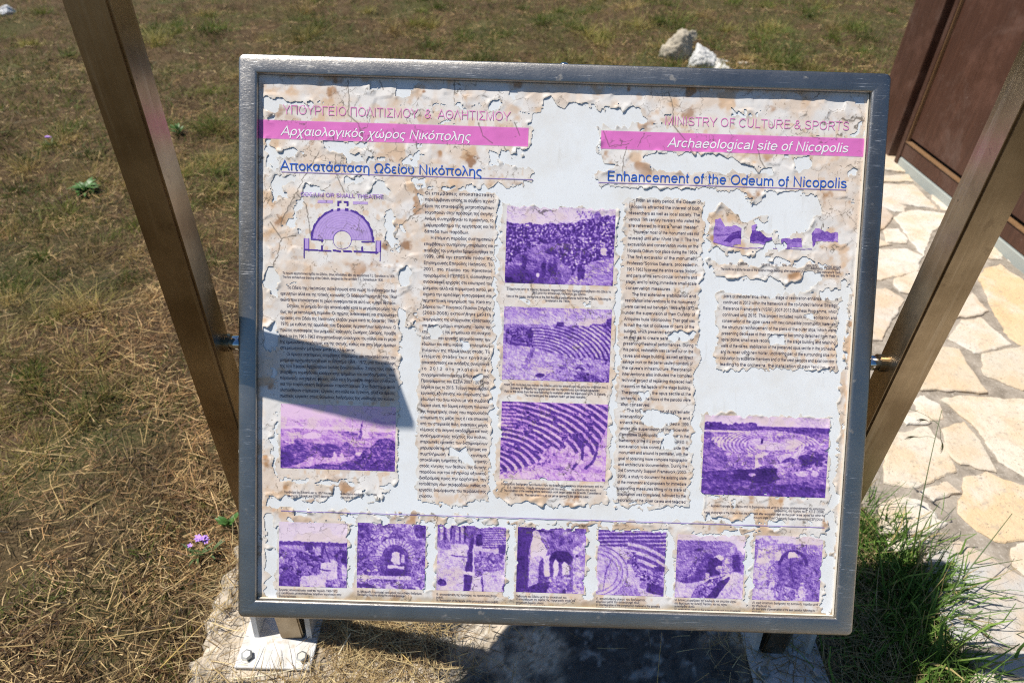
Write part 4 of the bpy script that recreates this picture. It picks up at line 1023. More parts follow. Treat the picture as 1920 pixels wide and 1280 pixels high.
def vault(p):
    p.T[:] = .46 + (p.n(9, 1) - .5) * .7
    p.poly([(0,0),(.25,0),(.17,.35),(.17,1),(0,1)], .1, .1); p.poly([(.1,0),(.7,0),(.3,.08),(.18,.3)], .14, .12)
    p.poly([(.2,.3),(.24,.06),(.3,.05),(.36,.2),(.45,.35),(.4,.48),(.34,.42),(.2,.46)], .95, .06); p.ell(.27, .1, .05, .06, .74, .2)
    p.poly([(.19,.46),(.34,.42),(.36,.86),(.18,.9)], .74, .2); p.poly([(.33,.5),(.38,.46),(.42,.9),(.32,.88)], .26, .12); p.poly([(.39,.46),(.48,.4),(.48,.74),(.42,.76)], .88, .12)
    p.ell(.65, .47, .17, .13, .06, .06); p.poly([(.49,.5),(.53,.48),(.54,.84),(.48,.84)], .2, .1)
    p.poly([(.54,.54),(.58,.46),(.62,.54),(.61,.72),(.55,.74)], .95, .05); p.poly([(.62,.52),(.66,.52),(.67,.82),(.62,.82)], .3, .1); p.poly([(.66,.56),(.7,.5),(.78,.58),(.78,.72),(.68,.74)], .9, .08)
    p.poly([(.82,.3),(1,.2),(1,1),(.84,1)], .68, .45); p.poly([(.48,.76),(.8,.7),(.84,.9),(.5,1),(.3,1),(.32,.9)], .5, .5)
    p.poly([(.17,.92),(.3,.86),(.5,.82),(.44,1),(.16,1)], .1, .2); p.ell(.88, .42, .02, .025, .06); p.ell(.71, .97, .03, .05, .08); p.poly([(.36,0),(.8,.06),(.82,.3),(.66,.34),(.46,.3)], .42, .5, 14); p.grain(.2, 80)
def orchestra(p):
    p.T[:] = .76 + (p.n(12, 1) - .5) * .16
    m_ = p.Y < .24 + .2 * p.X ** 2; p.T = np.where(m_, np.where(((p.Y + .04 * p.X) * 17 + .25 * p.n(6, 2)) % 1 < .62, .14 + .2 * p.n(50, 3, 2), .7), p.T)
    cv = p.Y - .12 - .55 * np.maximum(p.X - .42, 0) ** 1.8; q = cv * 9; z = (p.X > .44) & (p.Y < .62) & (cv > 0) & (q < 3.6)
    p.T = np.where(z, np.where(q % 1 < .5, .3, .78) + (p.n(50, 4, 2) - .5) * .12, p.T)
    for r in (.3, .36, .42):
        d = np.abs(np.hypot((p.X + .05) / 1.2, (p.Y - .66)) - r); p.T = np.where((d < .008) & (p.X < .5), .45, p.T)
    p.rubble(in_poly(p.wx, p.wy, [(.42,.32),(.56,.32),(.66,.6),(.98,.62),(.98,.94),(.6,.74)]), .055, .15, .85)
    p.poly([(.74,.92),(.75,.78),(1,.86),(1,1)], .15, .2); p.poly([(.84,.54),(1,.54),(1,.62),(.84,.62)], .14, .1); p.ell(.7, .82, .05, .06, .45, .2)
    p.poly([(.3,.96),(.42,.8),(.6,.84),(.66,1),(.3,1)], .62, .2); p.line([(.2,.44),(.12,.7),(.1,.95)], .01, .4); p.grain(.18, 80)
def wall(p):
    p.T[:] = .93
    p.T = np.where(p.Y > .09 + (p.n(30, 1) - .5) * .03, .46 + (fbm(p.X * 18, p.Y * 70, 5, 3) - .5) * .34, p.T)
    p.poly([(.76,.08),(1,0),(1,.3),(.9,.22),(.84,.14)], .94); p.poly([(.72,.28),(.84,.12),(.88,.5),(.76,.62),(.7,.56)], .56, .4)
    p.poly([(.1,.7),(.4,.28),(.5,.3),(.6,.36),(.66,.6),(.5,.62),(.46,.7),(.2,.8),(.05,.78)], .24, .26, 24); p.stones(in_poly(p.wx, p.wy, [(.1,.64),(.36,.3),(.42,.34),(.2,.72)]), .04, .3, .66, .14)
    p.ell(.62, .36, .07, .045, .95); p.poly([(.26,.22),(.38,.22),(.36,.27),(.27,.26)], .12); p.poly([(.48,.4),(.58,.34),(.68,.42),(.64,.62),(.44,.66)], .08, .1); p.ell(.64, .52, .05, .05, .6, .2); p.ell(.47, .64, .04, .06, .62, .2)
    p.poly([(.82,.3),(.92,.3),(.96,.56),(.84,.58)], .14, .12)
    p.poly([(0,.74),(.2,.78),(.5,.68),(.82,.58),(1,.6),(1,1),(0,1)], .78, .2); m_ = in_poly(p.wx, p.wy, [(.24,1),(.32,.82),(.6,.66),(.74,.62),(.68,.72),(.5,1)]); p.rubble(m_, .06, .16, .72)
    p.poly([(.48,1),(.66,.72),(.8,.64),(.8,.7),(.6,1)], .06, .08); p.grain(.22, 80)
def ruin(p):
    p.T[:] = .5 + (p.n(14, 1) - .5) * .4
    p.T = np.where(p.Y < .06 + .06 * (p.X > .34) + (p.n(20, 2) - .5) * .04, .93, p.T)
    p.poly([(.04,.4),(.06,.06),(.14,0),(.22,0),(.36,.2),(.34,.36),(.24,.48),(.04,.48)], .68, .3); p.poly([(.04,.36),(.24,.36),(.22,.42),(.04,.42)], .92, .1)
    p.poly([(0,.5),(.2,.48),(.2,.8),(0,.82)], .72, .26); p.poly([(.2,.48),(.34,.44),(.32,.82),(.2,.8)], .54, .34); p.poly([(.24,.72),(.32,.68),(.32,.86),(.24,.86)], .86, .1)
    p.poly([(.36,.78),(.36,.42),(.46,.28),(.58,.24),(.7,.32),(.78,.5),(.78,.8)], .34, .3, 22); r = np.hypot((p.X - .58) / 1.0, (p.Y - .44)); p.T = np.where((np.abs(r - .2) < .025) & (p.Y < .46), .14, p.T)
    p.poly([(.5,.34),(.52,.25),(.6,.24),(.67,.32)], .95); p.ell(.36, .3, .04, .08, .86, .1)
    p.poly([(.74,.58),(.86,.46),(1,.42),(1,1),(.78,1)], .42, .34); p.rubble((p.Y > .8) & (p.X < .82), .05, .3, .9); p.poly([(0,.82),(.3,.84),(.36,1),(0,1)], .78, .2)
    p.ell(.735, .86, .05, .1, .78, .15); p.ell(.735, .74, .03, .035, .6, .3); p.grain(.24, 80)
photo([(950,385),(1154,393),(1149,537),(947,529)], crowd, 1)
photo([(945,574.5),(1147,580.5),(1142,717.5),(942,710)], theatre, 6)
photo([(940.5,752),(1140,757.5),(1135,901),(937,898)], seats, 11, .55)
photo([(527,757),(744,762),(739,882.5),(526,877)], engraving, 16, .6)
photo([(1320.5,779),(1556,782),(1547,931),(1315,927)], aerial, 21, .25)
photo([(524,976.5),(652,981),(650,1101),(523,1097.5)], dig, 26)
photo([(671,978.5),(799,983),(796,1104),(669,1101)], archway, 31)
photo([(821,983.5),(949,986),(946,1109),(818,1105)], trench, 36)
photo([(971,987.5),(1098.5,990),(1095,1112),(967.5,1109)], vault, 41)
photo([(1121.5,992),(1249,996),(1244,1117.5),(1117.5,1113.5)], orchestra, 46)
photo([(1269.5,1000),(1397,1004.5),(1392,1122),(1265.5,1118.5)], wall, 51)
photo([(1416,1000.5),(1543,1008),(1535,1126.5),(1410,1123)], ruin, 56)

# ---- plan and elevation drawings
def from_zoom(s, ox, oy): return lambda pts: [(ox + x / s, oy + y / s) for x, y in pts]
def paint_plan(X, Y, u, v):
    z = from_zoom(5.818, 470, 340)
    def q(pts): return uvpoly(z(pts))
    c = np.ones(X.shape + (3,)) * srgb(186, 160, 216); keep = np.zeros(X.shape, bool)
    k = MPX / 5.818
    def lay(m_, col):
        nonlocal keep
        c[m_] = col; keep |= m_
    dark = srgb(84, 58, 150); mid = srgb(128, 100, 186)
    c0 = q([(1000, 640)])[0]; du = (u - c0[0]) / k; dv = (v - c0[1]) / k; r = np.hypot(du, dv)
    lay((r < 332) & (dv > 0) & (r > 96), srgb(186, 160, 216))
    tx = fbm(u * 300, v * 300, 5, 3); c[keep] *= (0.85 + 0.3 * tx[keep])[:, None]
    lay((np.abs(r - 98) < 5), mid)
    for rr in range(130, 330, 26):
        m_ = (np.abs(r - rr) < 2.5) & (dv > 10); c[m_] = srgb(165, 136, 204)
    an = np.degrees(np.arctan2(dv, du)); bumps = 6 * (np.sin(np.radians(an * 24)) > 0)
    lay((r > 318) & (r < 342 + bumps) & (dv > -8) & ~((np.abs(du + 8) < 92) & (dv > 200)), dark)
    for a_, b_, w_, col in (((660,632),(790,645),9,dark),((1215,660),(1350,662),9,dark),((780,640),(780,655),12,dark),((585,622),(585,835),7,dark),((635,622),(635,765),6,mid),((585,622),(635,626),3,mid),
        ((590,745),(875,760),10,dark),((905,752),(978,764),12,dark),((1018,762),(1100,766),12,dark),((1130,764),(1385,778),11,dark),((780,705),(780,745),12,dark),((1218,720),(1218,765),12,dark),((1368,650),(1368,792),7,dark),
        ((1420,650),(1412,865),7,dark),((1368,650),(1420,652),3,mid),((580,843),(1415,870),3,mid),((887,745),(885,900),2,mid),((640,632),(1340,645),2,mid)):
        s = q([a_, b_]); lay(seg_dist(u, v, s[0], s[1]) < w_ * k, col)
    for pts, col in (([(730,203),(900,207),(898,243),(728,238)], srgb(190,165,216)), ([(1115,215),(1280,220),(1278,256),(1112,252)], srgb(190,165,216)), ([(945,212),(995,212),(995,235),(968,240),(968,272),(945,272)], dark),
        ([(1013,212),(1070,215),(1070,275),(1044,274),(1044,240),(1013,236)], dark), ([(943,290),(980,290),(980,325),(943,325)], dark), ([(1030,290),(1070,292),(1070,326),(1030,325)], dark),
        ([(587,625),(633,628),(633,745),(587,742)], srgb(186,160,216)), ([(1370,655),(1418,656),(1414,775),(1370,772)], srgb(186,160,216))):
        lay(in_poly(u, v, q(pts)) & ((~keep) | (col is dark)), col)
    ck = crack_all(u, v)[..., None] * .7
    return c * (1 - ck) + np.array((.14, .11, .12)) * ck, keep
patch('plan_drawing', [(565,372),(720,375),(720,492),(565,488)], 0.0006, paint_plan, 0.0003)
def paint_elev(X, Y, u, v):
    z = from_zoom(4.0, 1310, 380)
    def q(pts): return uvpoly(z(pts))
    keep = np.zeros(X.shape, bool); T = np.full(X.shape, .7)
    nz = (fbm(u * 110, v * 110, 5, 3) - .5) * .006; uu, vv = u + nz, v - nz
    for pts, t in (([(118,125),(165,118),(205,185),(225,178),(262,162),(320,190),(320,318),(200,325),(108,295)], .68), ([(392,172),(455,165),(455,212),(500,250),(545,255),(545,322),(382,306)], .36),
        ([(615,275),(770,262),(778,335),(640,342),(606,335)], .5), ([(843,235),(862,182),(905,192),(950,222),(1045,225),(1042,300),(940,290),(880,296),(845,335)], .5)):
        m_ = in_poly(uu, vv, q(pts)); T[m_] = t; keep |= m_
    for pts, t in (([(180,290),(235,240),(240,222),(322,214),(322,272),(240,275),(225,296)], .3), ([(392,172),(455,165),(455,205),(392,205)], .66), ([(392,298),(450,290),(545,318),(545,325),(385,312)], .66), ([(640,335),(700,292),(770,300),(778,335)], .66),
        ([(862,182),(905,192),(930,222),(855,232)], .68), ([(880,296),(890,278),(1035,290),(1042,300)], .7), ([(1018,232),(1045,228),(1042,300),(1018,288)], .72), ([(112,235),(320,228),(320,240),(112,248)], .45)):
        m_ = in_poly(uu, vv, q(pts)) & keep; T[m_] = t
    d1, d2, _, _, _ = worley(u * 210, v * 420, 9); T[(d2 - d1 < .1)] -= .14
    T += (fbm(u * 240, v * 240, 3, 3) - .5) * .3
    pl = q([(108,295),(205,325),(340,342),(500,340),(640,346),(845,350)])
    for i in range(len(pl) - 1):
        m_ = seg_dist(u, v, pl[i], pl[i + 1]) < .0009; T[m_] = .5; keep |= m_
    return duo(T), keep
patch('elevation_drawing', [(1335,405),(1576,410),(1574,470),(1333,466)], 0.0006, paint_elev, 0.0003)

# ---- posts, pivots, base plates
PXC, PS, PY = 0.573, 0.0277, 0.001
def build_post(sx):
    bm = bmesh.new()
    bm_box(bm, (sx * PXC - PS, PY - PS, -0.002), (sx * PXC + PS, PY + PS, 1.432), bevel=0.0035)
    return from_bm('post', bm, M_POST, sign)
for sx in (-1, 1):
    build_post(sx)
    a0, a1 = sorted((sx * (PXC - PS + 0.001), sx * (PW / 2 - 0.008)))
    cc = PC - 0.017 * UN
    V, F = tube([(a0, cc[1], cc[2]), (a1, cc[1], cc[2])], [0.0125, 0.0125], 28)
    r_ = mk('pivot_rod', V, F, M_ROD, sign, smooth=False)
    r_.data.polygons.foreach_set('use_smooth', [len(p.vertices) == 4 for p in r_.data.polygons])
    xw = sx * (PXC - PS) - sx * 0.004
    V, F = tube([(xw - 0.004, cc[1], cc[2]), (xw + 0.004, cc[1], cc[2])], [0.0150, 0.0150], 28)
    mk('pivot_collar', V, F, M_POST, sign)
    bm = bmesh.new()
    bm_box(bm, (sx * 0.600 - 0.0875, -0.099, -0.010), (sx * 0.600 + 0.0875, 0.105, 0.0), bevel=0.0012)
    plate = from_bm('base_plate', bm, M_PLATE, sign)
    for bx, by in ((-0.064, -0.074), (0.064, -0.074), (-0.064, 0.08), (0.064, 0.08)):
        bm = bmesh.new()
        rot = Matrix.Rotation(random.random() * 1.0, 4, 'Z')
        bmesh.ops.create_cone(bm, cap_ends=True, segments=24, radius1=0.0155, radius2=0.0152, depth=0.002, matrix=Matrix.Translation((sx * 0.6 + bx, by, 0.0012)))
        bmesh.ops.create_cone(bm, cap_ends=True, segments=6, radius1=0.0132, radius2=0.0132, depth=0.009, matrix=Matrix.Translation((sx * 0.6 + bx, by, 0.0068)) @ rot)
        bmesh.ops.create_cone(bm, cap_ends=True, segments=6, radius1=0.0132, radius2=0.0095, depth=0.0018, matrix=Matrix.Translation((sx * 0.6 + bx, by, 0.0122)) @ rot)
        from_bm('bolt', bm, M_BOLT, plate)
    for xr in (0.657, 0.531):
        x0 = sx * xr - 0.006
        pts = [(-0.026, 0.0), (-0.026, 0.004), (0.006, 0.19), (0.046, 0.19), (0.046, 0.0)]
        V = [(x0, y_, z_) for y_, z_ in pts] + [(x0 + 0.012, y_, z_) for y_, z_ in pts]
        n = 5
        F = [list(range(n)), list(range(n, 2 * n))[::-1]] + [[i, i + n, (i + 1) % n + n, (i + 1) % n] for i in range(n)]
        mk('gusset', V, F, M_PLATE, plate)
def dome(c, ax, r, mat, name, parent):
    bm = bmesh.new(); bmesh.ops.create_uvsphere(bm, u_segments=14, v_segments=8, radius=r)
    q = Vector(ax).to_track_quat('Z', 'Y').to_matrix().to_4x4()
    for v in bm.verts: v.co.z *= 0.6
    bmesh.ops.transform(bm, matrix=Matrix.Translation(Vector(c)) @ q, verts=bm.verts)
    return from_bm(name, bm, mat, parent, True)
uT = puv(1058, 118)[0]
dome(PC + uT * UX + (PH / 2) * UV - 0.014 * UN, UV, 0.0085, M_ROD, 'frame_bolt', sign)
dome(PC - (PW / 2) * UX + puv(447, 541)[1] * UV - 0.016 * UN, -UX, 0.0065, M_BOLT, 'frame_bolt', sign)
dome(PC - (PW / 2) * UX + puv(445, 846)[1] * UV - 0.014 * UN, -UX, 0.0065, M_PLATE, 'frame_bolt', sign)

# ------------------------------------------------------------------ concrete footing
def hz(x, y, f, sd, o=4): return fbm(np.asarray(x) * f + 31, np.asarray(y) * f + 17, sd, o) - 0.5
FX0, FX1, FY0, FY1 = -0.80, 0.80, -0.70, 0.40
def build_footing():
    st = 0.007
    xs = np.arange(FX0 - 0.02, FX1 + 0.021, st); ys = np.arange(FY0, FY1, st)
    X, Y = np.meshgrid(xs, ys)
    jl = FX0 + hz(Y * 0 + 1, Y, 9, 3) * 0.06 + hz(Y * 0 + 8, Y, 34, 6) * 0.045; jr = FX1 + hz(Y * 0 + 5, Y, 9, 4) * 0.06; jb = FY1 - 0.02 + hz(X, X * 0 + 3, 9, 5) * 0.05
    e = np.minimum.reduce([X - jl, jr - X, jb - Y])
    flat = np.minimum(1, np.minimum.reduce([np.hypot(np.maximum(np.abs(X - s * .6) - .09, 0), np.maximum(np.abs(Y) - .11, 0)) for s in (-1, 1)]) / 0.03)
    Z = -0.0125 - flat * (0.006 + 0.024 * np.clip(hz(X, Y, 14, 6) + .2, 0, 1) + 0.018 * np.clip(hz(X, Y, 70, 9, 3), 0, 1) + 0.012 * np.clip(hz(X, Y, 150, 12, 2) - .02, 0, 1))
    Z = Z + sstep(-.695, -.735, X) * (.022 * hz(X, Y, 11, 16) + .022 * hz(X, Y, 34, 18, 3) + .012)
    Z = np.where(e < 0.03, Z - (0.03 - np.maximum(e, -0.02)) * 0.5, Z); Z = np.where(e < 0, -0.16, Z)
    nz = fbm(X * 40, Y * 40, 20, 4); peb = vnoise(X * 160, Y * 160, 22)
    c = np.array((0.46, 0.39, 0.30)) * (0.6 + 0.8 * nz)[..., None]
    c = c + (np.array((0.64, 0.58, 0.49)) - c) * (sstep(.62, .8, peb) * .7)[..., None]
    c = c * (1 - .55 * sstep(.68, .8, vnoise(X * 110 + 7, Y * 110 + 3, 23)))[..., None]
    dark_mask = sstep(.42, .58, fbm(X * 7 + 3, Y * 7, 24, 4) + 0.34 * sstep(-.42, -.1, X) - .17)  # near-black patches in the concrete colour, denser right of the left foot
    dk = np.array((0.055, 0.055, 0.055)) * (0.5 + 1.1 * fbm(X * 90, Y * 90, 26, 3))[..., None]
    c = c * (1 - .93 * dark_mask)[..., None] + dk * (.93 * dark_mask)[..., None]
    wh = sstep(.60, .80, fbm(X * 75 + 5, Y * 75, 27, 2) * .6 + .4 * fbm(X * 24, Y * 24, 28, 2)) * dark_mask * .7
    c = c * (1 - wh)[..., None] + np.array((.42, .42, .40)) * wh[..., None]
    idx = np.arange(X.size).reshape(X.shape)
    F = np.stack([idx[:-1, :-1], idx[:-1, 1:], idx[1:, 1:], idx[1:, :-1]], -1).reshape(-1, 4)
    m = M('rough_concrete', 0.9, spec=0.2); m.color(m.attr())
    m.bump(m.noise(260, 3), 0.5, 0.003, m.bump(m.voro(160), 0.4, 0.004))
    o = mk('concrete_footing', np.stack([X, Y, Z], -1).reshape(-1, 3), F, m.m, None, True, c.reshape(-1, 3))
    tag(o, 'rough weathered concrete slab under the sign with dark patches and a broken pale left edge', 'concrete slab')
build_footing()

# ------------------------------------------------------------------ ground
ZP = 0.05                                   # top of the flagstones
def gz(x, y):
    x = np.asarray(x, float); y = np.asarray(y, float)
    r = -0.085 + 0.115 * sstep(0.75, 1.0, x) * sstep(-2, 0, y + 0 * x) - 0.05 * sstep(3.2, 5.0, y)
    return r + 0.08 * hz(x, y, 1.6, 40, 3) + (0.045 + 0.07 * sstep(2.0, 5.0, y)) * hz(x, y, 6, 43, 3)
def axis(lo, hi, c, st, grow):
    a = [c]; s = st
    while a[-1] < hi: a.append(a[-1] + s); s *= grow
    b = [c]; s = st
    while b[-1] > lo: b.append(b[-1] - s); s *= grow
    return np.array(b[::-1][:-1] + a)
gx = axis(-400, 400, -0.5, 0.03, 1.022); gy = axis(-400, 600, 1.2, 0.03, 1.022)
X, Y = np.meshgrid(gx, gy); Z = gz(X, Y)
inp = (X > 0.80) & (X < 2.3) & (Y > -1.9) & (Y < 2.8); Z = np.where(inp, np.minimum(Z, -0.06), Z)
inf = (X > FX0 + .05) & (X < FX1 - .05) & (Y > FY0 + .05) & (Y < FY1 - .06); Z = np.where(inf, -0.14, Z)
idx = np.arange(X.size).reshape(X.shape)
F = np.stack([idx[:-1, :-1], idx[:-1, 1:], idx[1:, 1:], idx[1:, :-1]], -1).reshape(-1, 4)
m = M('dry_thatch_soil', 0.95, spec=0.1)
c1 = m.mix(m.ramp(m.noise(9, 6, 0.65), [(0.35, (0.0,)), (0.65, (1.0,))]), (0.035, 0.022, 0.013), (0.105, 0.068, 0.038))
c2 = m.mix(m.ramp(m.noise(1.1, 5, 0.6), [(0.48, (0.0,)), (0.62, (1.0,))]), c1, (0.055, 0.062, 0.022))
m.color(m.mix(m.ramp(m.noise(140, 4), [(0.45, (0.0,)), (0.7, (1.0,))]), c2, (0.17, 0.12, 0.065)))
m.bump(m.noise(60, 5, 0.7), 0.8, 0.02)
tag(mk('ground', np.stack([X, Y, Z], -1).reshape(-1, 3), F, m.m, None, True), kind='structure')

# ------------------------------------------------------------------ flagstone path
def clip_poly(poly, p, n):
    out = []
    for i in range(len(poly)):
        a_, b_ = poly[i], poly[(i + 1) % len(poly)]
        da = (a_[0] - p[0]) * n[0] + (a_[1] - p[1]) * n[1]; db = (b_[0] - p[0]) * n[0] + (b_[1] - p[1]) * n[1]
        if da <= 0: out.append(a_)
        if da * db < 0:
            t = da / (da - db); out.append((a_[0] + (b_[0] - a_[0]) * t, a_[1] + (b_[1] - a_[1]) * t))
    return out
zA = lambda pts: [(1640 + .336 * x, 330 + .336 * y) for x, y in pts]
zB = lambda pts: [(1400 + .625 * x, 480 + .625 * y) for x, y in pts]
STONES = [(zA(p), k) for p, k in [
 ([(10,0),(190,-12),(222,30),(60,30),(0,40)],1),([(0,48),(60,42),(222,45),(360,185),(200,158),(0,125)],0),([(20,135),(60,128),(122,140),(182,170),(172,196),(110,192),(40,165)],0),
 ([(112,228),(160,196),(240,183),(400,205),(420,260),(330,300),(268,438),(192,345)],0),([(48,305),(70,290),(130,288),(196,352),(180,372),(66,366)],0),
 ([(-60,165),(20,160),(75,190),(108,228),(58,296),(-60,300)],2),([(-80,405),(20,400),(190,402),(268,440),(250,522),(90,565),(-80,600)],0),([(-70,340),(20,348),(98,380),(20,392),(-70,390)],0),
 ([(116,570),(230,528),(310,560),(215,655),(140,645),(106,600)],0),([(-120,640),(0,628),(62,622),(165,680),(105,800),(40,908),(-120,912)],3),
 ([(578,562),(622,508),(700,488),(833,580),(960,720),(940,960),(833,945),(745,890),(700,810),(640,700)],4),([(540,645),(642,752),(560,778),(440,790),(500,710)],0),
 ([(485,797),(592,783),(775,936),(570,986),(405,900)],0),([(597,985),(700,965),(838,943),(990,1010),(990,1190),(838,1195),(700,1140),(608,1110)],1),
 ([(340,985),(380,948),(462,958),(532,1060),(634,1207),(240,1190),(280,1090)],5),([(215,1235),(270,1213),(372,1285),(360,1330),(230,1300)],0)]]
STONES += [(zB(p), k) for p, k in [
 ([(502,425),(515,412),(582,440),(600,488),(552,492)],0),([(582,428),(640,414),(838,428),(980,500),(980,690),(838,664),(758,612),(680,500)],1),([(588,518),(650,492),(702,550),(757,646),(640,622),(598,580)],1),
 ([(420,560),(440,528),(540,508),(602,560),(628,640),(520,692),(410,680)],1),([(470,475),(532,458),(556,500),(480,506)],0),([(515,702),(602,672),(642,708),(560,732)],0),
 ([(652,662),(722,643),(838,690),(960,740),(960,850),(758,858),(686,820),(632,768)],4),([(400,735),(470,718),(545,738),(582,790),(608,802),(550,832),(400,830)],0),([(420,842),(550,843),(556,870),(420,885)],0),
 ([(545,892),(640,848),(760,918),(838,956),(1000,1010),(1000,1150),(838,1168),(690,1175),(620,1130),(540,990)],6),([(792,872),(850,858),(930,900),(900,965),(838,955),(795,922)],0),
 ([(690,1196),(838,1182),(1000,1172),(1000,1250),(838,1262),(720,1232)],6),([(686,1240),(760,1252),(860,1296),(860,1400),(680,1400)],0)]]
SCOL = [(0.62,0.58,0.51),(0.60,0.54,0.44),(0.53,0.44,0.36),(0.57,0.50,0.42),(0.60,0.46,0.29),(0.58,0.49,0.37),(0.48,0.47,0.45)]
def build_path():
    polys = []
    for pts, k in STONES:
        polys.append(([tuple(ground_at(x, y, ZP)[:2]) for x, y in pts], k))
    rg = random.Random(5); seeds = []
    for i in range(3000):
        x, y = rg.uniform(0.70, 2.35), rg.uniform(-2.4, 2.95)
        if all((x - a_) ** 2 + (y - b_) ** 2 > (0.17 + 0.1 * ((i * 7) % 5) / 5) ** 2 for a_, b_ in seeds): seeds.append((x, y))
    cent = [(np.array(p), np.mean(p, 0)) for p, _ in polys]
    for x, y in seeds:
        dmin = min(np.min([math.hypot(x - q[0], y - q[1]) for q in np.vstack([p, (p + np.roll(p, 1, 0)) / 2, [c]])]) for p, c in cent)
        if (y < .55 and x < 1.1) or (x < .86) or dmin < 0.10 or any(in_poly(np.array([x]), np.array([y]), p)[0] for p, _ in polys): continue
        cell = [(x - .3, y - .3), (x + .3, y - .3), (x + .3, y + .3), (x - .3, y + .3)]
        for a_, b_ in seeds:
            d = math.hypot(a_ - x, b_ - y)
            if 0 < d < 0.7: cell = clip_poly(cell, ((x + a_) / 2 - (a_ - x) / d * .012, (y + b_) / 2 - (b_ - y) / d * .012), ((a_ - x) / d, (b_ - y) / d))
        ok = len(cell) > 2
        if ok:
            for p, c in cent:
                for q in np.vstack([p, (p + np.roll(p, 1, 0)) / 2]):
                    d = math.hypot(q[0] - x, q[1] - y)
                    if d < 0.5: cell = clip_poly(cell, (q[0] - (q[0] - x) / d * .02, q[1] - (q[1] - y) / d * .02), ((q[0] - x) / d, (q[1] - y) / d))
                    if len(cell) < 3: break
                if len(cell) < 3: break
        if len(cell) > 2 and abs(sum(cell[i][0] * cell[(i + 1) % len(cell)][1] - cell[(i + 1) % len(cell)][0] * cell[i][1] for i in range(len(cell)))) > 0.007:
            polys.append((cell, rg.choice([0, 0, 1, 3, 6])))
    bm = bmesh.new(); lay = bm.verts.layers.float_color.new('tint')
    for k, (p, ci) in enumerate(polys):
        # roughen the outline
        q = []
        for i in range(len(p)):
            a_, b_ = np.array(p[i]), np.array(p[(i + 1) % len(p)]); n = max(1, int(np.hypot(*(b_ - a_)) / 0.014))
            for j in range(n):
                t = a_ + (b_ - a_) * j / n
                q.append(t + np.array((hz(t[0], t[1], 38, 50), hz(t[0], t[1], 38, 55))) * 0.022)
        if sum(q[i][0] * q[(i + 1) % len(q)][1] - q[(i + 1) % len(q)][0] * q[i][1] for i in range(len(q))) < 0: q = q[::-1]
        cen = np.mean(q, 0); zt = ZP + rg.uniform(-.002, .003); tilt = (rg.uniform(-.006, .006), rg.uniform(-.006, .006))
        col = np.array(SCOL[ci]) * rg.uniform(.92, 1.06)
        rings = []
        for ins, dz in ((0.0, -0.03), (0.0005, -0.004), (0.005, -0.0005), (0.011, 0.0)):
            r = []
            for t in q:
                d = cen - t; d = d / max(np.hypot(*d), 1e-4); s = t + d * ins
                v = bm.verts.new((s[0], s[1], zt + dz + tilt[0] * (s[0] - cen[0]) + tilt[1] * (s[1] - cen[1]))); v[lay] = (*col, 1); r.append(v)
            rings.append(r)
        for a_, b_ in zip(rings[:-1], rings[1:]):
            for i in range(len(a_)): bm.faces.new((a_[i], a_[(i + 1) % len(a_)], b_[(i + 1) % len(b_)], b_[i]))
        bm.faces.new(rings[-1])
    m = M('pale_flagstone', 0.72, spec=0.25)
    a_ = m.attr(); n1 = m.noise(7, 6, 0.62); n2 = m.noise(38, 5, 0.7)
    c = m.mix(m.ramp(n1, [(0.40, (0.0,)), (0.60, (1.0,))]), a_, m.mix(0.48, a_, (0.58, 0.39, 0.20)))
    c = m.mix(m.ramp(m.noise(5, 5, 0.6, dist=.4), [(0.52, (0.0,)), (0.70, (0.8,))]), c, (0.62, 0.585, 0.53))
    c = m.mix(m.ramp(n2, [(0.56, (0.0,)), (0.68, (0.6,))]), c, (0.33, 0.29, 0.24))
    c = m.mix(m.ramp(m.noise(150, 3), [(0.62, (0.0,)), (0.72, (0.85,))]), c, (0.20, 0.16, 0.12))
    c = m.mix(m.ramp(m.noise(17, 6, .7, dist=.8), [(0.54, (0.0,)), (0.66, (0.35,))]), c, (0.40, 0.31, 0.22))
    m.color(c); m.bump(m.noise(120, 5, .7), 0.55, 0.004, m.bump(m.noise(11, 6, .65), 0.6, 0.015))
    stones = from_bm('path_flagstones', bm, m.m)
    tag(stones, kind='structure')
    xs = np.arange(0.56, 2.36, 0.012); ys = np.concatenate([np.arange(-2.4, -.4, .06), np.arange(-.4, 2.96, .012)])
    X, Y = np.meshgrid(xs, ys)
    Z = ZP - 0.0075 + 0.007 * hz(X, Y, 40, 60) + 0.008 * hz(X, Y, 9, 63)
    ed = 0.66 + 0.08 * hz(Y * 0, Y, 5, 66) + 0.36 * sstep(0.75, 0.2, Y)
    Z = np.where(X < ed, -0.12, Z)
    idx = np.arange(X.size).reshape(X.shape)
    F = np.stack([idx[:-1, :-1], idx[:-1, 1:], idx[1:, 1:], idx[1:, :-1]], -1).reshape(-1, 4)
    m = M('grey_mortar', 0.92, spec=0.2)
    c = m.mix(m.ramp(m.noise(16, 6, 0.65), [(0.35, (0.0,)), (0.68, (1.0,))]), (0.20, 0.17, 0.135), (0.40, 0.35, 0.29))
    m.color(m.mix(m.ramp(m.noise(120, 4, 0.7), [(0.56, (0.0,)), (0.70, (1.0,))]), c, (0.50, 0.46, 0.40)))
    m.bump(m.noise(120, 4, 0.7), 0.6, 0.004)
    tag(mk('path', np.stack([X, Y, Z], -1).reshape(-1, 3), F, m.m, None, True), kind='structure')
build_path()

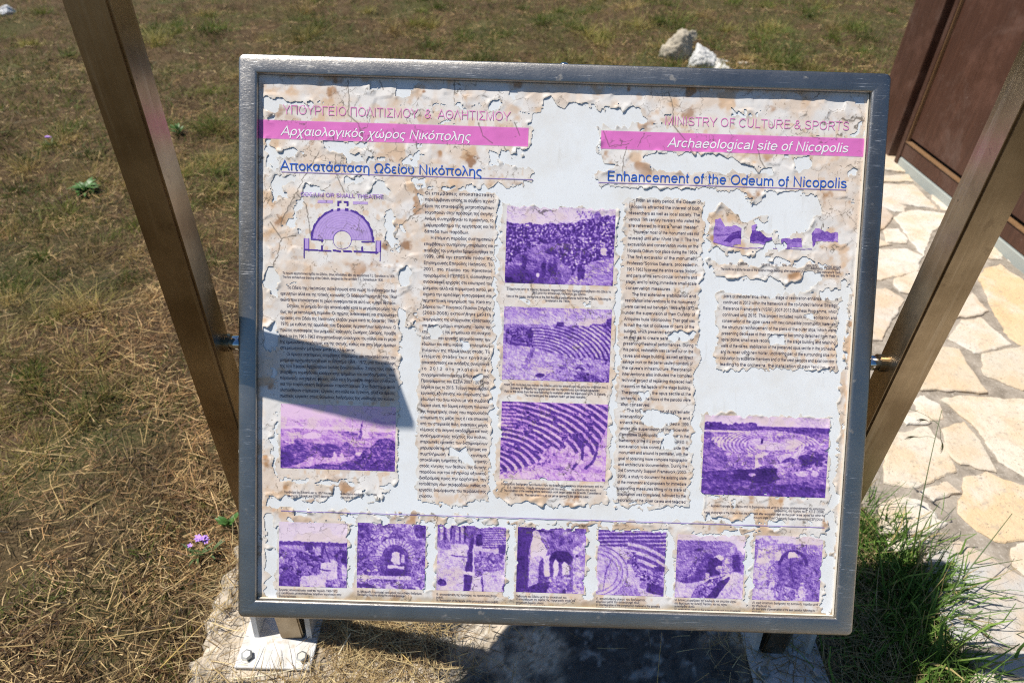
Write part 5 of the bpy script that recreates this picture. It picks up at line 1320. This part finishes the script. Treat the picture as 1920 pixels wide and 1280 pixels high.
# ------------------------------------------------------------------ brown timber hut by the path
HA = ground_at(1688, 313, ZP); HB = ground_at(1920, 508, ZP)
ht = HB - HA; ht[2] = 0; ht /= np.linalg.norm(ht); hn = np.array([ht[1], -ht[0], 0])
HF = (HA - np.array([0, 0, ZP]), ht, hn, np.array([0, 0, 1.0]))        # local: x along the wall to the viewer, y outwards, z up
def mat_wood(name, a_, b_, rough=0.5):
    m = M(name, rough, spec=0.35)
    gr = m.noise(1.0, 5, 0.6, co=m.coord((90, 90, 5)), dist=.5)
    c = m.mix(m.ramp(gr, [(0.3, (0.0,)), (0.7, (1.0,))]), a_, b_)
    c = m.mix(m.ramp(m.noise(6, 6, 0.7), [(0.5, (0.0,)), (0.75, (0.55,))]), c, tuple(min(1, x * 1.7 + .02) for x in b_))
    c = m.mix(m.ramp(m.noise(3.2, 6, 0.7, dist=.6), [(0.52, (0.0,)), (0.74, (0.35,))]), c, (0.24, 0.17, 0.14))
    m.color(m.mix(m.ramp(m.noise(45, 4, 0.7), [(0.66, (0.0,)), (0.78, (0.6,))]), c, (0.28, 0.21, 0.17)))
    m.rough(m.mix(m.noise(7, 5), (.38,) * 3, (.7,) * 3)); m.bump(gr, 0.2, 0.002); return m.m
M_WOOD = mat_wood('brown_stained_wood', (0.052, 0.0215, 0.0125), (0.092, 0.039, 0.0235))
M_WOOD2 = mat_wood('brown_stained_jamb', (0.052, 0.023, 0.014), (0.09, 0.04, 0.025))
M_EDGE = mat_wood('worn_wood_edge', (0.16, 0.085, 0.035), (0.24, 0.14, 0.07))
m = M('grey_green_plinth', 0.85, spec=0.2)
m.color(m.mix(m.noise(9, 6), (0.32, 0.35, 0.33), (0.44, 0.46, 0.42))); m.bump(m.noise(80, 4), .3, .003); M_PLINTH = m.m
hut = thing('timber_hut', 'dark brown timber hut on a grey plinth beside the flagstone path', 'hut', loc=(0, 0, 0))
def hbox(name, lo, hi, mat, bev=0.003):
    bm = bmesh.new(); bm_box(bm, lo, hi, HF, bev); return from_bm(name, bm, mat, hut)
HT = 2.25
hbox('wall', (-0.40, -0.9, 0.10), (2.6, -0.075, HT), M_WOOD)
hbox('jamb', (-0.42, -0.073, ZP - 0.02), (-0.150, 0.0, HT), M_WOOD2)
hbox('stile', (-0.074, -0.073, ZP + 0.002), (-0.036, 0.004, HT), M_WOOD2)
hbox('panel', (-0.034, -0.073, 0.205), (2.6, -0.016, HT), M_WOOD)
hbox('edge_strip', (-0.0345, -0.015, 0.187), (-0.028, 0.001, HT), M_EDGE, 0.001)
hbox('ledge', (-0.034, -0.073, 0.180), (2.6, 0.005, 0.187), M_EDGE, 0.002)
hbox('bottom_rail', (-0.034, -0.073, 0.100), (2.6, 0.0, 0.178), M_WOOD, 0.003)
hbox('plinth', (-0.033, -0.9, 0.0), (2.6, 0.004, 0.098), M_PLINTH, 0.006)
hbox('roof', (-0.6, -1.1, HT), (2.8, 0.06, HT + .08), M_WOOD2)

# ------------------------------------------------------------------ rocks
def rock(name, px, base_y, wpx, hpx, depth_off, col, sd, label, cat='rock', asp=0.8, group=None):
    g0 = ground_at(px, base_y, -0.11); y = g0[1] + depth_off; sc = (g0[1] - CAM[1]) / FPX / 0.83
    x = g0[0]; rx = wpx * sc / 2; rz = hpx * sc
    bm = bmesh.new(); bmesh.ops.create_icosphere(bm, subdivisions=5, radius=1)
    rr = np.random.default_rng(sd); planes = rr.normal(size=(16, 3)); planes /= np.linalg.norm(planes, axis=1)[:, None]; hh = rr.uniform(.58, .9, 16)
    for v in bm.verts:
        p = np.array(v.co); k = 1.0
        for n_, h_ in zip(planes, hh):
            d = p @ n_
            if d > h_: k = min(k, h_ / d)
        p = p * (k * .8 + .2 * min(k, .9))
        q = float(fbm(np.array([p[0] * 2.2 + p[2]]), np.array([p[1] * 2.2 + p[2] * 1.7]), sd, 4)[0] - .5) * .30 + float(fbm(np.array([p[0] * 9 + p[2] * 5]), np.array([p[1] * 9 + p[2] * 7]), sd + 3, 4)[0] - .5) * .26
        p = p * (1 + q); v.co = Vector((p[0] * rx, p[1] * rx * asp, (p[2] * .62 + .38) * rz))
    m = M(name + '_limestone', 0.85, spec=0.2)
    c = m.mix(m.ramp(m.noise(14, 6, .65), [(.35, (0.0,)), (.7, (1.0,))]), tuple(c_ * .72 for c_ in col), col)
    c = m.mix(m.ramp(m.noise(34, 4, .7), [(.62, (0.0,)), (.74, (.8,))]), c, (.12, .10, .075))
    m.color(c); m.bump(m.noise(34, 6, .75), .6, .018)
    o = from_bm(name, bm, m.m, None, True); o.location = (x, y, -0.13)
    return tag(o, label, cat, group)
rock('limestone_rock', 1270, 132, 60, 56, 0.05, (.52, .46, .36), 21, 'tall rough beige limestone rock behind the top edge of the sign', asp=.7)
rock('limestone_rock', 1298, 124, 38, 44, 0.40, (.50, .44, .34), 33, 'small beige rock half hidden behind the tall beige one')
rock('limestone_rock', 1304, 136, 54, 50, -0.14, (.78, .77, .74), 25, 'bright white upright rock right in front of the tall beige one', asp=.8)
rock('limestone_rock', 1338, 138, 90, 34, -0.12, (.76, .74, .69), 29, 'low flat white rock between the white upright rock and the smallest pale stone', asp=.7)
rock('limestone_rock', 1384, 133, 46, 21, -0.05, (.74, .72, .66), 61, 'smallest pale stone lying at the far right end of the rock group', asp=.9)
rock('white_stone', 14, 26, 34, 15, 0, (.8, .8, .8), 41, 'white stone lying far off in the dry grass at the upper left', 'stone')
rock('white_stone', 4, 668, 12, 9, 0, (.72, .72, .70), 44, 'small white stone chip in the dry straw at the left edge', 'stone')
rock('dark_stone', 1405, 53, 34, 12, 0, (.04, .05, .055), 47, 'small blackish stone in the grass beyond the white rocks', 'stone')

# ------------------------------------------------------------------ grass and straw
def mat_blade(name, tr=0.25):
    m = M(name, 0.55, spec=0.25); a_ = m.attr(); m.color(a_)
    t = m.n('ShaderNodeBsdfTranslucent'); m.l(a_, t.inputs[0]); x = m.n('ShaderNodeMixShader'); x.inputs[0].default_value = tr
    m.l(m.b.outputs[0], x.inputs[1]); m.l(t.outputs[0], x.inputs[2]); m.l(x.outputs[0], m.nt.nodes['Material Output'].inputs[0]); return m.m
M_STRAW = mat_blade('dry_blades', .15); M_GREEN = mat_blade('green_blades', .3)
def blades(name, P, az, pitch, L, W, curl_, col, mat, seg=2):
    n = len(P); d = np.stack([np.cos(az) * np.cos(pitch), np.sin(az) * np.cos(pitch), np.sin(pitch)], -1)
    side = np.stack([-np.sin(az), np.cos(az), np.zeros(n)], -1)
    roll = RNG.uniform(-.9, .9, n)[:, None]; up = np.cross(d, side); side = side * np.cos(roll) + up * np.sin(roll)
    V = []; C = []
    for i in range(seg + 1):
        t = i / seg; c = P + d * (L * t)[:, None]; c[:, 2] += curl_ * (t * t) * L
        sw = RNG.normal(0, .03, (n, 2)) * (L * t)[:, None]; c[:, :2] += sw
        wd = W * (1 - .75 * t ** 1.5) * .5
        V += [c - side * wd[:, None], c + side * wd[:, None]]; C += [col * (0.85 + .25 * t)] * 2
    V = np.stack(V, 1).reshape(-1, 3); C = np.stack(C, 1).reshape(-1, 3); k = 2 * (seg + 1)
    f = np.array([[2 * i, 2 * i + 1, 2 * i + 3, 2 * i + 2] for i in range(seg)])
    F = (np.arange(n)[:, None, None] * k + f[None]).reshape(-1, 4)
    return mk(name, V, F, mat, None, False, np.clip(C, 0, 1))
def allowed(x, y, slab=False):
    ok = ~((x > 0.93 - .05 * (y > .3)) & (x < 2.32) & (y > -2.4) & (y < 2.93))
    ok &= ~((x > 2.0) & (x < 3.6) & (y > 0.2) & (y < 3.3))
    if not slab: ok &= ~((x > FX0 - .005) & (x < FX1 + .01) & (y > FY0) & (y < FY1 - .03))
    return ok
def scatter(n, r0, r1, a0=-98, a1=92, full=False):
    r = np.exp(RNG.uniform(math.log(r0), math.log(r1), n)); a_ = np.radians(RNG.uniform(a0, a1, n))
    x = CAM[0] + r * np.sin(a_); y = CAM[1] + r * np.cos(a_); k = allowed(x, y); return x[k], y[k], r[k]
PAL = np.array([(.36,.215,.088),(.58,.40,.18),(.22,.118,.052),(.115,.060,.028),(.05,.028,.014),(.43,.285,.14),(.033,.02,.01)])
def pick(n, p): return PAL[RNG.choice(len(PAL), n, p=p)] * RNG.uniform(.75, 1.2, (n, 1))
x, y, r = scatter(560000, .75, 12.5)
n = len(x)
dens = hz(x, y, 1.3, 70, 3) + .5
keep = RNG.random(n) < np.clip(.12 + 2.6 * (dens - .28) + 1.1 * hz(x, y, 9, 71, 2), .12, 1); x, y, r = x[keep], y[keep], r[keep]; n = len(x)
far = sstep(2.6, 6, r)
flat = RNG.random(n) < .72
pitch = np.where(flat, RNG.normal(.04, .18, n), RNG.uniform(.35, 1.25, n))
L = np.where(flat, RNG.gamma(3, .014, n) + .012, RNG.uniform(.015, .06, n)) * (1 + .25 * far)
W = RNG.uniform(.0010, .0026, n) * (1 + 1.0 * far)
z = gz(x, y) + np.where(flat, RNG.uniform(.0, .022, n), -.004)
br = sstep(.33, .67, .55 * (hz(x, y, 2.6, 74, 3) + .5) + .45 * (hz(x, y, 13, 77, 3) + .5))
col = pick(n, [.20, .13, .20, .17, .13, .12, .05]) * (0.42 + 1.15 * br)[:, None]
col = col * (1 - .30 * far[:, None]) + np.array((.24, .185, .065)) * (.30 * far[:, None])
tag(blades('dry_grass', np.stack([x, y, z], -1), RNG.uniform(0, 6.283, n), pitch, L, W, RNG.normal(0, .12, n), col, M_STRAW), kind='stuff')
# brighter long straws lying on top, mostly near the viewer
x, y, r = scatter(3200, 1.0, 7); n = len(x)
tag(blades('loose_straw', np.stack([x, y, gz(x, y) + RNG.uniform(.01, .035, n)], -1), RNG.uniform(0, 6.283, n), RNG.normal(.02, .14, n), RNG.gamma(3, .028, n) + .03, RNG.uniform(.0016, .0032, n), RNG.normal(0, .1, n),
    np.array((.56, .40, .17)) * RNG.uniform(.45, 1.2, (n, 1)), M_STRAW, 3), kind='stuff')
# short bright chaff
x, y, r = scatter(48000, .9, 9); k = RNG.random(len(x)) < sstep(.36, .62, hz(x, y, 3.1, 76, 3) + .5); x, y, r = x[k], y[k], r[k]; n = len(x)
tag(blades('straw_chaff', np.stack([x, y, gz(x, y) + RNG.uniform(.008, .028, n)], -1), RNG.uniform(0, 6.283, n), RNG.normal(.05, .25, n), RNG.uniform(.008, .045, n) * (1 + .5 * sstep(2.6, 6, r)), RNG.uniform(.0013, .0032, n) * (1 + .8 * sstep(2.6, 6, r)), RNG.normal(0, .1, n),
    np.array((.64, .46, .22)) * RNG.uniform(.5, 1.2, (n, 1)), M_STRAW), kind='stuff')
# green blades in patches
x, y, r = scatter(430000, .9, 12.5); n = len(x)
gm = hz(x, y, 2.0, 80, 4) + .5; gm2 = hz(x, y, 8, 84, 2) + .5
pr = sstep(.41, .62, gm * .6 + gm2 * .4 - .085 * (1 - sstep(2.2, 4.5, r)) + .06 * sstep(2.5, 5.5, r) + .07 * sstep(-1, 2, x) * sstep(3, 5, r)) * (.38 + .62 * sstep(1.6, 4, r))
k = RNG.random(n) < pr; x, y, r = x[k], y[k], r[k]; n = len(x); far = sstep(2.6, 6, r)
gcol = np.array([(.10,.14,.022),(.17,.18,.04),(.06,.095,.016),(.25,.22,.065)])[RNG.integers(0, 4, n)] * RNG.uniform(.7, 1.25, (n, 1))
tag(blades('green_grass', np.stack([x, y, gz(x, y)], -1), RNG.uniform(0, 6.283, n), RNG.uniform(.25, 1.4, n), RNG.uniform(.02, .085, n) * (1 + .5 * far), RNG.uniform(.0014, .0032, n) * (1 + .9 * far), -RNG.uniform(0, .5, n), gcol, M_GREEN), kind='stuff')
# taller tussocks further off
def tussocks():
    nc = 1550; rr_ = np.exp(RNG.uniform(math.log(1.9), math.log(11), nc)); aa = np.radians(RNG.uniform(-90, 85, nc))
    cx, cy = CAM[0] + rr_ * np.sin(aa), CAM[1] + rr_ * np.cos(aa)
    k = allowed(cx, cy) & (hz(cx, cy, 1.1, 90, 3) + .10 * sstep(2, 6, rr_) + .05 * sstep(-1, 2, cx) > .05); cx, cy, rr_ = cx[k], cy[k], rr_[k]
    per = 130; x = np.repeat(cx, per); y = np.repeat(cy, per); r = np.repeat(rr_, per); n = len(x); sc = np.repeat(RNG.uniform(.5, 1.25, len(cx)), per)
    rad = np.abs(RNG.normal(0, .06, n)) * sc * (1 + .25 * sstep(3, 7, r)); an = RNG.uniform(0, 6.283, n); x = x + rad * np.cos(an); y = y + rad * np.sin(an)
    k = allowed(x, y); x, y, r, sc, rad, an = x[k], y[k], r[k], sc[k], rad[k], an[k]; n = len(x); far = sstep(2.6, 7, r)
    ci = np.repeat(RNG.integers(0, 5, len(cx)), per)[:len(k)][k]
    base = np.array([(.17,.20,.035),(.34,.29,.085),(.085,.125,.018),(.44,.32,.12),(.14,.18,.035)])[ci] * RNG.uniform(.6, 1.3, (n, 1)) * np.repeat(RNG.uniform(.6, 1.25, len(cx)), per)[:len(k)][k][:, None]
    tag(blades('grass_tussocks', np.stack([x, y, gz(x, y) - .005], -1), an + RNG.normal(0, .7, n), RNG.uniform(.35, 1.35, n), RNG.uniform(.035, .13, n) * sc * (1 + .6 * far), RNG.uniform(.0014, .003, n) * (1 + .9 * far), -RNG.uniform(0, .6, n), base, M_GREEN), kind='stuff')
tussocks()
# straw blown on to the slab
def slab_straw():
    out = []
    for cx, cy, sx, sy, n in ((-.37, -.01, .11, .06, 1300), (-.30, -.13, .12, .05, 380), (-.55, -.145, .14, .025, 420), (-.70, .16, .07, .05, 260), (-.77, .03, .03, .12, 200), (-.45, .16, .12, .06, 700), (.60, .0, .10, .06, 420), (.70, -.06, .08, .08, 420), (0, .1, .5, .1, 160), (-.44, .03, .05, .035, 700)):
        out.append(np.stack([RNG.normal(cx, sx, n), RNG.normal(cy, sy, n)], -1))
    p = np.concatenate(out); x, y = p[:, 0], p[:, 1]
    k = ~((np.abs(np.abs(x) - .6) < .098) & (y > -.108) & (y < .112) & (x < 0)) & ~((np.abs(x + .571) < .06) & (np.abs(y) < .06)) & (x > FX0 - .02) & (x < FX1 + .1)
    x, y = x[k], y[k]; n = len(x); L = RNG.uniform(.015, .10, n)
    z = -.012 + RNG.uniform(0, .016, n); az = RNG.uniform(0, 6.283, n)
    c = np.array([(.46,.34,.16),(.56,.44,.23),(.36,.25,.12),(.22,.15,.08)])[RNG.integers(0, 4, n)] * RNG.uniform(.8, 1.2, (n, 1))
    pit = np.abs(RNG.normal(.06, .12, n)); up = RNG.random(n) < .10; pit = np.where(up, RNG.uniform(.3, 1.2, n), pit)
    tag(blades('slab_straw', np.stack([x, y, z], -1), az, pit, L, RNG.uniform(.0009, .0026, n), RNG.normal(0, .12, n), c, M_STRAW, 3), kind='stuff')
slab_straw()
# the rank green verge between slab and path
def verge():
    P = []; n = 19000
    x = RNG.normal(.905, .078, n); y = RNG.uniform(-.55, .62, n)
    x = x + .05 * np.sin(y * 7) - .10 * sstep(.2, .6, y) - .02
    k = (x > .70) & (x < 1.16 - .22 * sstep(.1, .45, y)); x, y = x[k], y[k]; n = len(x)
    az = RNG.uniform(0, 6.283, n); L = RNG.gamma(4, .03, n) * (1 - .25 * sstep(.2, .6, y)); L = np.clip(L, .03, .30)
    c = np.array([(.085,.17,.03),(.13,.23,.045),(.19,.29,.06),(.055,.105,.022),(.38,.30,.13)])[RNG.choice(5, n, p=[.28,.28,.2,.14,.1])] * RNG.uniform(.75, 1.25, (n, 1))
    tag(blades('verge_grass', np.stack([x, y, gz(x, y) - .01], -1), az, RNG.uniform(.35, 1.45, n), L, RNG.gamma(3, .0011, n) + .0012, -RNG.uniform(.05, .65, n), c, M_GREEN, 4), kind='stuff')
    n = 3000; x = RNG.normal(.86, .09, n); y = RNG.uniform(-.5, .62, n); k = (x < 1.05) & (x > .66); x, y = x[k], y[k]; n = len(x)
    tag(blades('verge_thatch', np.stack([x, y, np.maximum(gz(x, y), -.02 * (x < .8)) + RNG.uniform(0, .03, n)], -1), RNG.uniform(0, 6.283, n), RNG.normal(.1, .25, n), RNG.uniform(.03, .12, n), RNG.uniform(.001, .0026, n), RNG.normal(0, .15, n),
        np.array((.40, .31, .16)) * RNG.uniform(.4, 1.2, (n, 1)), M_STRAW, 3), kind='stuff')
verge()

# ------------------------------------------------------------------ single plants
m = M('green_stem', .5); m.color(m.mix(m.noise(40), (.055, .10, .03), (.11, .15, .05))); M_STEM = m.m
m = M('dry_yellow_stem', .5); m.color(m.mix(m.noise(40), (.55, .36, .08), (.66, .47, .16))); M_YST = m.m
m = M('pale_straw_stem', .5); m.color(m.mix(m.noise(40), (.60, .52, .34), (.70, .62, .44))); M_PST = m.m
m = M('oat_husk', .6); m.color(m.mix(m.noise(60), (.10, .12, .05), (.20, .18, .09))); M_HUSK = m.m
m = M('violet_petal', .6); m.color(m.mix(m.noise(80), (.36, .17, .62), (.52, .30, .74))); M_PET = m.m
m = M('broad_leaf', .45); m.color(m.mix(m.noise(60), (.04, .11, .018), (.085, .18, .035))); M_LEAF = m.m
def bez(a_, b_, c_, n=14):
    a_, b_, c_ = map(np.array, (a_, b_, c_)); t = np.linspace(0, 1, n)[:, None]
    return list((1 - t) ** 2 * a_ + 2 * t * (1 - t) * b_ + t * t * c_)
def leaf(bm, base, tip, wd, up=(0, 0, 1), fold=.15, n=6):
    base, tip = Vector(base), Vector(tip); d = tip - base; s = d.cross(Vector(up)); s = s.normalized() if s.length > 1e-6 else Vector((1, 0, 0)); u = s.cross(d).normalized()
    prev = None
    for i in range(n + 1):
        t = i / n; w_ = wd * math.sin(math.pi * min(.97, t * .9 + .08)) ** .8; c = base + d * t + u * (math.sin(math.pi * t) * d.length * .12)
        q = [bm.verts.new(c - s * w_ + u * w_ * fold), bm.verts.new(c), bm.verts.new(c + s * w_ + u * w_ * fold)]
        if prev:
            bm.faces.new((prev[0], prev[1], q[1], q[0])); bm.faces.new((prev[1], prev[2], q[2], q[1]))
        prev = q
def at_h(px, py, z): return ground_at(px, py, z)
def stalk(label, base, mid, tip, r0, spk=(), side=(), mat=M_STEM, name='wild_oat'):
    t = thing(name, label, 'grass stalk', loc=tuple(base))
    inv = lambda V: [list(np.array(v) - np.array(base)) for v in V]
    path = bez(base, mid, tip); V, F = tube(path, [r0 * (1 - .65 * i / (len(path) - 1)) for i in range(len(path))], 6)
    mk('stem', inv(V), F, mat, t, True)
    for p in spk:
        j = path[int(p[0] * (len(path) - 1))]; e = np.array(p[1])
        V2, F2 = tube(bez(j, (j + e) / 2 + np.array((0, 0, .012)), e, 7), [.0005] * 7, 5); mk('spikelet_stem', inv(V2), F2, mat, t, True)
        bm = bmesh.new(); dr = (e - j); dr = dr / np.linalg.norm(dr) * .022 + np.array((0, 0, -.008))
        for k in range(3): leaf(bm, e - np.array(base), e + dr * (1 + .25 * k) + np.array((.002 * (k - 1), .002 * (k - 1), 0)) - np.array(base), .0026, (.3, .2, 1), .6)
        from_bm('spikelet', bm, M_HUSK, t)
    for p in side:
        j = path[int(p[0] * (len(path) - 1))]; bm = bmesh.new(); leaf(bm, j - np.array(base), np.array(p[1]) - np.array(base), p[2], (0, 0, 1), .3, 8); from_bm('leaf', bm, M_STEM, t)
    return t
b = at_h(1712, 1042, .04)
stalk('tall green oat stalk with hanging seed husks rising beside the right edge of the sign', b, at_h(1722, 950, .22), at_h(1766, 768, .40), .0021,
      [(.98, at_h(1709, 768, .36)), (.93, at_h(1741, 790, .36)), (.9, at_h(1722, 820, .32)), (.97, at_h(1763, 822, .34))])
b = at_h(1752, 1152, .05)
stalk('long bare green grass stem leaning right over the big grey flagstone', b, at_h(1822, 1060, .17), at_h(1898, 962, .22), .0022, [], [(.3, at_h(1808, 1030, .20), .0022), (.2, at_h(1832, 1120, .13), .003)])
b = at_h(1770, 1156, .05)
stalk('long green grass stem lying almost flat towards the right edge over the grey flagstone', b, at_h(1850, 1150, .13), at_h(1935, 1136, .14), .0021)
b = at_h(1712, 1036, .04)
stalk('thin green grass stem arching right over the small flagstone beside the tall oat stalk', b, at_h(1740, 1000, .12), at_h(1792, 950, .14), .0014)
b = at_h(722, 1200, -.005)
stalk('bright yellow dry stem lying across the edge of the shadow on the slab', b, at_h(760, 1225, .022), at_h(806, 1284, -.002), .0014, mat=M_YST, name='dry_stem')
b = at_h(434, 1272, -.004)
stalk('pale straw lying across the front of the sunlit base plate', b, at_h(500, 1268, .004), at_h(580, 1247, .006), .0021, mat=M_PST, name='dry_stem')
b = at_h(634, 1228, -.004)
stalk('short thick pale straw pointing up from the straw heap on the slab', b, at_h(645, 1208, .015), at_h(658, 1186, .02), .0026, mat=M_PST, name='dry_stem')
b = at_h(1232, 1284, -.006)
stalk('thin brown stem standing in the shade in front of the sign', b, at_h(1236, 1235, .04), at_h(1241, 1184, .09), .0008, mat=M_YST, name='dry_stem')
b = at_h(300, 1252, -.05)
stalk('long dry straw leaning from the grass on to the pale slab edge', b, at_h(370, 1180, .0), at_h(432, 1118, .012), .0016, mat=M_YST, name='dry_stem')

def flower(label, px, py, h, n, r, spread, group=None):
    g0 = at_h(px, py, -.085 + h); base = np.array((g0[0], g0[1] + .01, float(gz(g0[0], g0[1] + .01)))); t = thing('wild_flower', label, 'flower', group, tuple(base))
    top = g0 - base
    V, F = tube(bez((0, 0, -.005), top * .5 + np.array((.01, 0, .01)), top, 8), [.0011] * 8, 5); mk('stem', V, F, M_STEM, t, True)
    bm = bmesh.new(); rr = random.Random(n)
    for k in range(n):
        c = top + np.array((rr.uniform(-1, 1), rr.uniform(-1, 1), rr.uniform(-.6, .6))) * spread
        for j in range(5):
            a_ = j * 1.2566 + rr.random(); leaf(bm, c, c + np.array((math.cos(a_) * r, math.sin(a_) * r, .3 * r)), r * .3, (0, 0, 1), .2, 4)
    from_bm('petals', bm, M_PET, t)
    bm = bmesh.new()
    for j in range(5):
        a_ = rr.uniform(0, 6.28); leaf(bm, (0, 0, .004), (math.cos(a_) * .05, math.sin(a_) * .05, .045), .0035, (0, 0, 1), .3)
    from_bm('leaf', bm, M_STEM, t)
flower('cluster of violet flowers in dry grass beside the broken slab edge', 377, 1014, .09, 6, .010, .013)
flower('tiny violet flower head low in the straw just left of the violet cluster', 357, 1024, .075, 1, .008, .002)
flower('lone pinkish violet flower far off in the grass left of the left post', 88, 258, .07, 2, .016, .008)
def weed(label, px, py, n, L, wd, tall, sd):
    g0 = at_h(px, py, -.06); base = (g0[0], g0[1], float(gz(g0[0], g0[1]))); rr = random.Random(sd); bm = bmesh.new()
    for k in range(n):
        a_ = k * 2.4 + rr.random(); l = L * rr.uniform(.55, 1.1); z = rr.uniform(.15, 1) * tall; r0 = rr.uniform(0, .3) * L
        leaf(bm, (math.cos(a_) * r0, math.sin(a_) * r0, z * .6), (math.cos(a_) * l, math.sin(a_) * l, z + .01), wd * rr.uniform(.7, 1.2), (0, 0, 1), .25)
    t = thing('weed', label, 'weed', loc=base); from_bm('leaves', bm, M_LEAF, t)
    V, F = tube([(0, 0, -.01), (0.002, 0, tall * .8)], [.002, .001], 5); mk('stem', V, F, M_STEM, t)
weed('bright green leafy weed on bare soil left of the left post', 158, 352, 34, .085, .011, .05, 3)
weed('small green weed directly right of the left post', 335, 246, 12, .06, .009, .05, 4)
weed('toothed green weed tucked behind the left edge of the sign', 430, 985, 11, .045, .0075, .055, 5)
